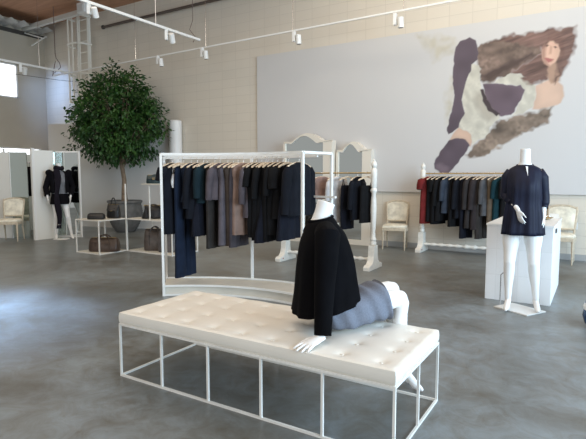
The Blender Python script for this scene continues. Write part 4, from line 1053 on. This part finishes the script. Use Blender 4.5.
# cables
def cable(label, pts, r=.006, m=None):
    o = MB().tube(pts, r, 6).build('cable', m or MATS['dark_metal'], smooth=True); tag(o, label, 'cable'); return o
cable('thin dark cable strung across the high left window', [(-12.8,5.6,4.02),(-12.75,6.8,3.96),(-12.6,8.4,3.99),(-12.5,9.4,4.05)])
wire = mat('loop_wire', (.16,.10,.08), .5)
cable('looped hanging cord left of the tree top', [(-12.9,8.5,CEIL+.02),(-12.9,8.5,4.75),(-12.86,8.5,4.62),(-12.72,8.5,4.48),(-12.68,8.5,4.36),(-12.78,8.5,4.31),(-13.02,8.5,4.22),(-13.06,8.5,4.16),(-12.98,8.5,4.36),(-12.9,8.5,4.55)], .010, wire)
cable('curly wire hanging from the ceiling right of the thick track', [(-8.2,8.9,CEIL+.02),(-8.2,8.9,5.0),(-8.3,8.9,4.8),(-8.12,8.9,4.6),(-8.2,8.9,4.5)], .008, wire)
o = MB().tube([(-11.9,9.30,5.50),(-3.0,9.30,5.52)], .035, 10).build('ceiling_pipe', mat('brown_pipe', (.10,.075,.06), .6), smooth=True); tag(o, 'long dark brown pipe running along the top of the back wall', 'pipe')
MB().lathe([(.055,0),(.055,.05)], 12, (0,0,0)).build('flange', DARKMETAL, o).matrix_local = Matrix.Translation((-11.9,9.30,5.50)) @ Matrix.Rotation(PI/2,4,'Y')
# roof ladder with safety cage
def ladder():
    t = thing('roof_ladder', 'white roof-access ladder with round safety cage in the far left corner', 'ladder', (-12.62,9.05,2.95)); o = t.location.copy()
    LW = mat('ladder_paint', (.84,.82,.74), .5)
    for s in (-1,1): MB().box((s*.24,.16,1.55), (.05,.07,3.1)).build('stringer', LW, t)
    for k in range(10): MB().tube([(-.24,.16,.15+.3*k),(.24,.16,.15+.3*k)], .016, 8).build('rung', LW, t, smooth=True)
    def cage(a): return V((.36*math.cos(a), .14+.42*math.sin(a)*1.0, 0))
    for z in (.55,1.3,2.1,2.85):
        pts = [cage(PI+PI*k/20)+V((0,0,z)) for k in range(21)]; MB().tube(pts, .026, 6).build('cage_hoop', LW, t, smooth=True)
    for k in range(6): p = cage(PI+PI*(k+.5)/6); MB().box((p.x,p.y,1.7), (.035,.02,2.4)).build('cage_bar', LW, t)
ladder()
o = thing('junction_box', 'white metal box at the outer end of the corner beam', 'box', (-11.62,8.55,5.74))
MB().box((0,0,0), (.30,.28,.26)).build('housing', WHITE, o, bevel=.02)
MB().box((0,-.15,-.02), (.22,.012,.17)).build('cover', mat('cover_white', (.72,.72,.70), .4), o, bevel=.004)
o = thing('bracket_beam', 'white steel beam reaching from the left wall to the ladder cage', 'beam', (-13.4,8.7,5.6))
MB().bar((-1.45,.1,.18),(1.65,-.12,.10), .10, .12).build('beam', mat('beam_paint', (.66,.65,.61), .5), o)
MB().bar((-1.40,.1,.05),(-.55,.15,-.22), .04).build('brace', MATS['beam_paint'], o)
MB().bar((-1.1,.1,-.36),(-.5,.2,-.16), .03).build('brace', MATS['beam_paint'], o)

# sliver of a floor vase at the right edge of the view
t = thing('floor_vase', 'dark blue and white item just entering the right edge of the view', 'vase', (.072,5.33,0))
MB().lathe([(.09,0),(.13,.03),(.15,.10),(.14,.16)], 28).build('base', mat('blue_glaze', (.02,.06,.16), .25), t, smooth=40)
MB().lathe([(.14,.16),(.145,.19),(.13,.22)], 28).build('band', WHITE, t, smooth=40)
MB().lathe([(.13,.22),(.11,.30),(.06,.36),(.065,.38)], 28).build('shoulder', MATS['blue_glaze'], t, smooth=40)

# ------------------------------------------------------------------ light and camera
def area(name, loc, target, sx, sy, power, color):
    l = bpy.data.lights.new(name, 'AREA'); l.shape = 'RECTANGLE'; l.size = sx; l.size_y = sy; l.energy = power; l.color = color
    o = bpy.data.objects.new(name, l); COL.objects.link(o); o.location = loc
    o.rotation_euler = (V(target)-V(loc)).to_track_quat('-Z','Y').to_euler(); return o
area('storefront_daylight', (5.2,3.2,2.4), (-2,4.6,.6), 7, 3.6, 830, (.60,.81,1.0))
area('rear_daylight', (-2.0,-5.5,2.6), (-3,4,1.0), 8, 3.4, 180, (1.0,.98,.95))
area('ceiling_fill', (-5.0,3.5,5.5), (-5.0,3.5,0), 12, 6, 280, (1.0,.90,.76))
area('corner_daylight', (-13.7,8.1,4.9), (-14.3,9.44,3.7), .4, .4, 7, (.30,.52,1.0)).data.spread = math.radians(70)
area('left_floor_spot', (-9.5,1.0,5.6), (-5.7,2.1,0), .7, .7, 70, (.40,.62,1.0)).data.spread = math.radians(24)  # blue spot added to tint the left floor; the ceiling has no opening
area('wall_wash', (-1.2,7.0,5.7), (-1.6,9.44,4.3), 6, .5, 75, (1.0,.88,.68))
w = bpy.data.worlds.new('world'); SC.world = w; w.use_nodes = True
w.node_tree.nodes['Background'].inputs['Color'].default_value = (.93,.94,.92,1); w.node_tree.nodes['Background'].inputs['Strength'].default_value = .36
cam = bpy.data.cameras.new('camera'); cam.sensor_width = 36; cam.lens = 496.4/586*36; cam.clip_start = .05
co = bpy.data.objects.new('camera', cam); COL.objects.link(co); co.location = (0,0,1.4); co.rotation_euler = (PI/2-.0875, 0, .551); SC.camera = co
SC.view_settings.view_transform = 'Standard'; SC.view_settings.look = 'None'; SC.view_settings.exposure = .12
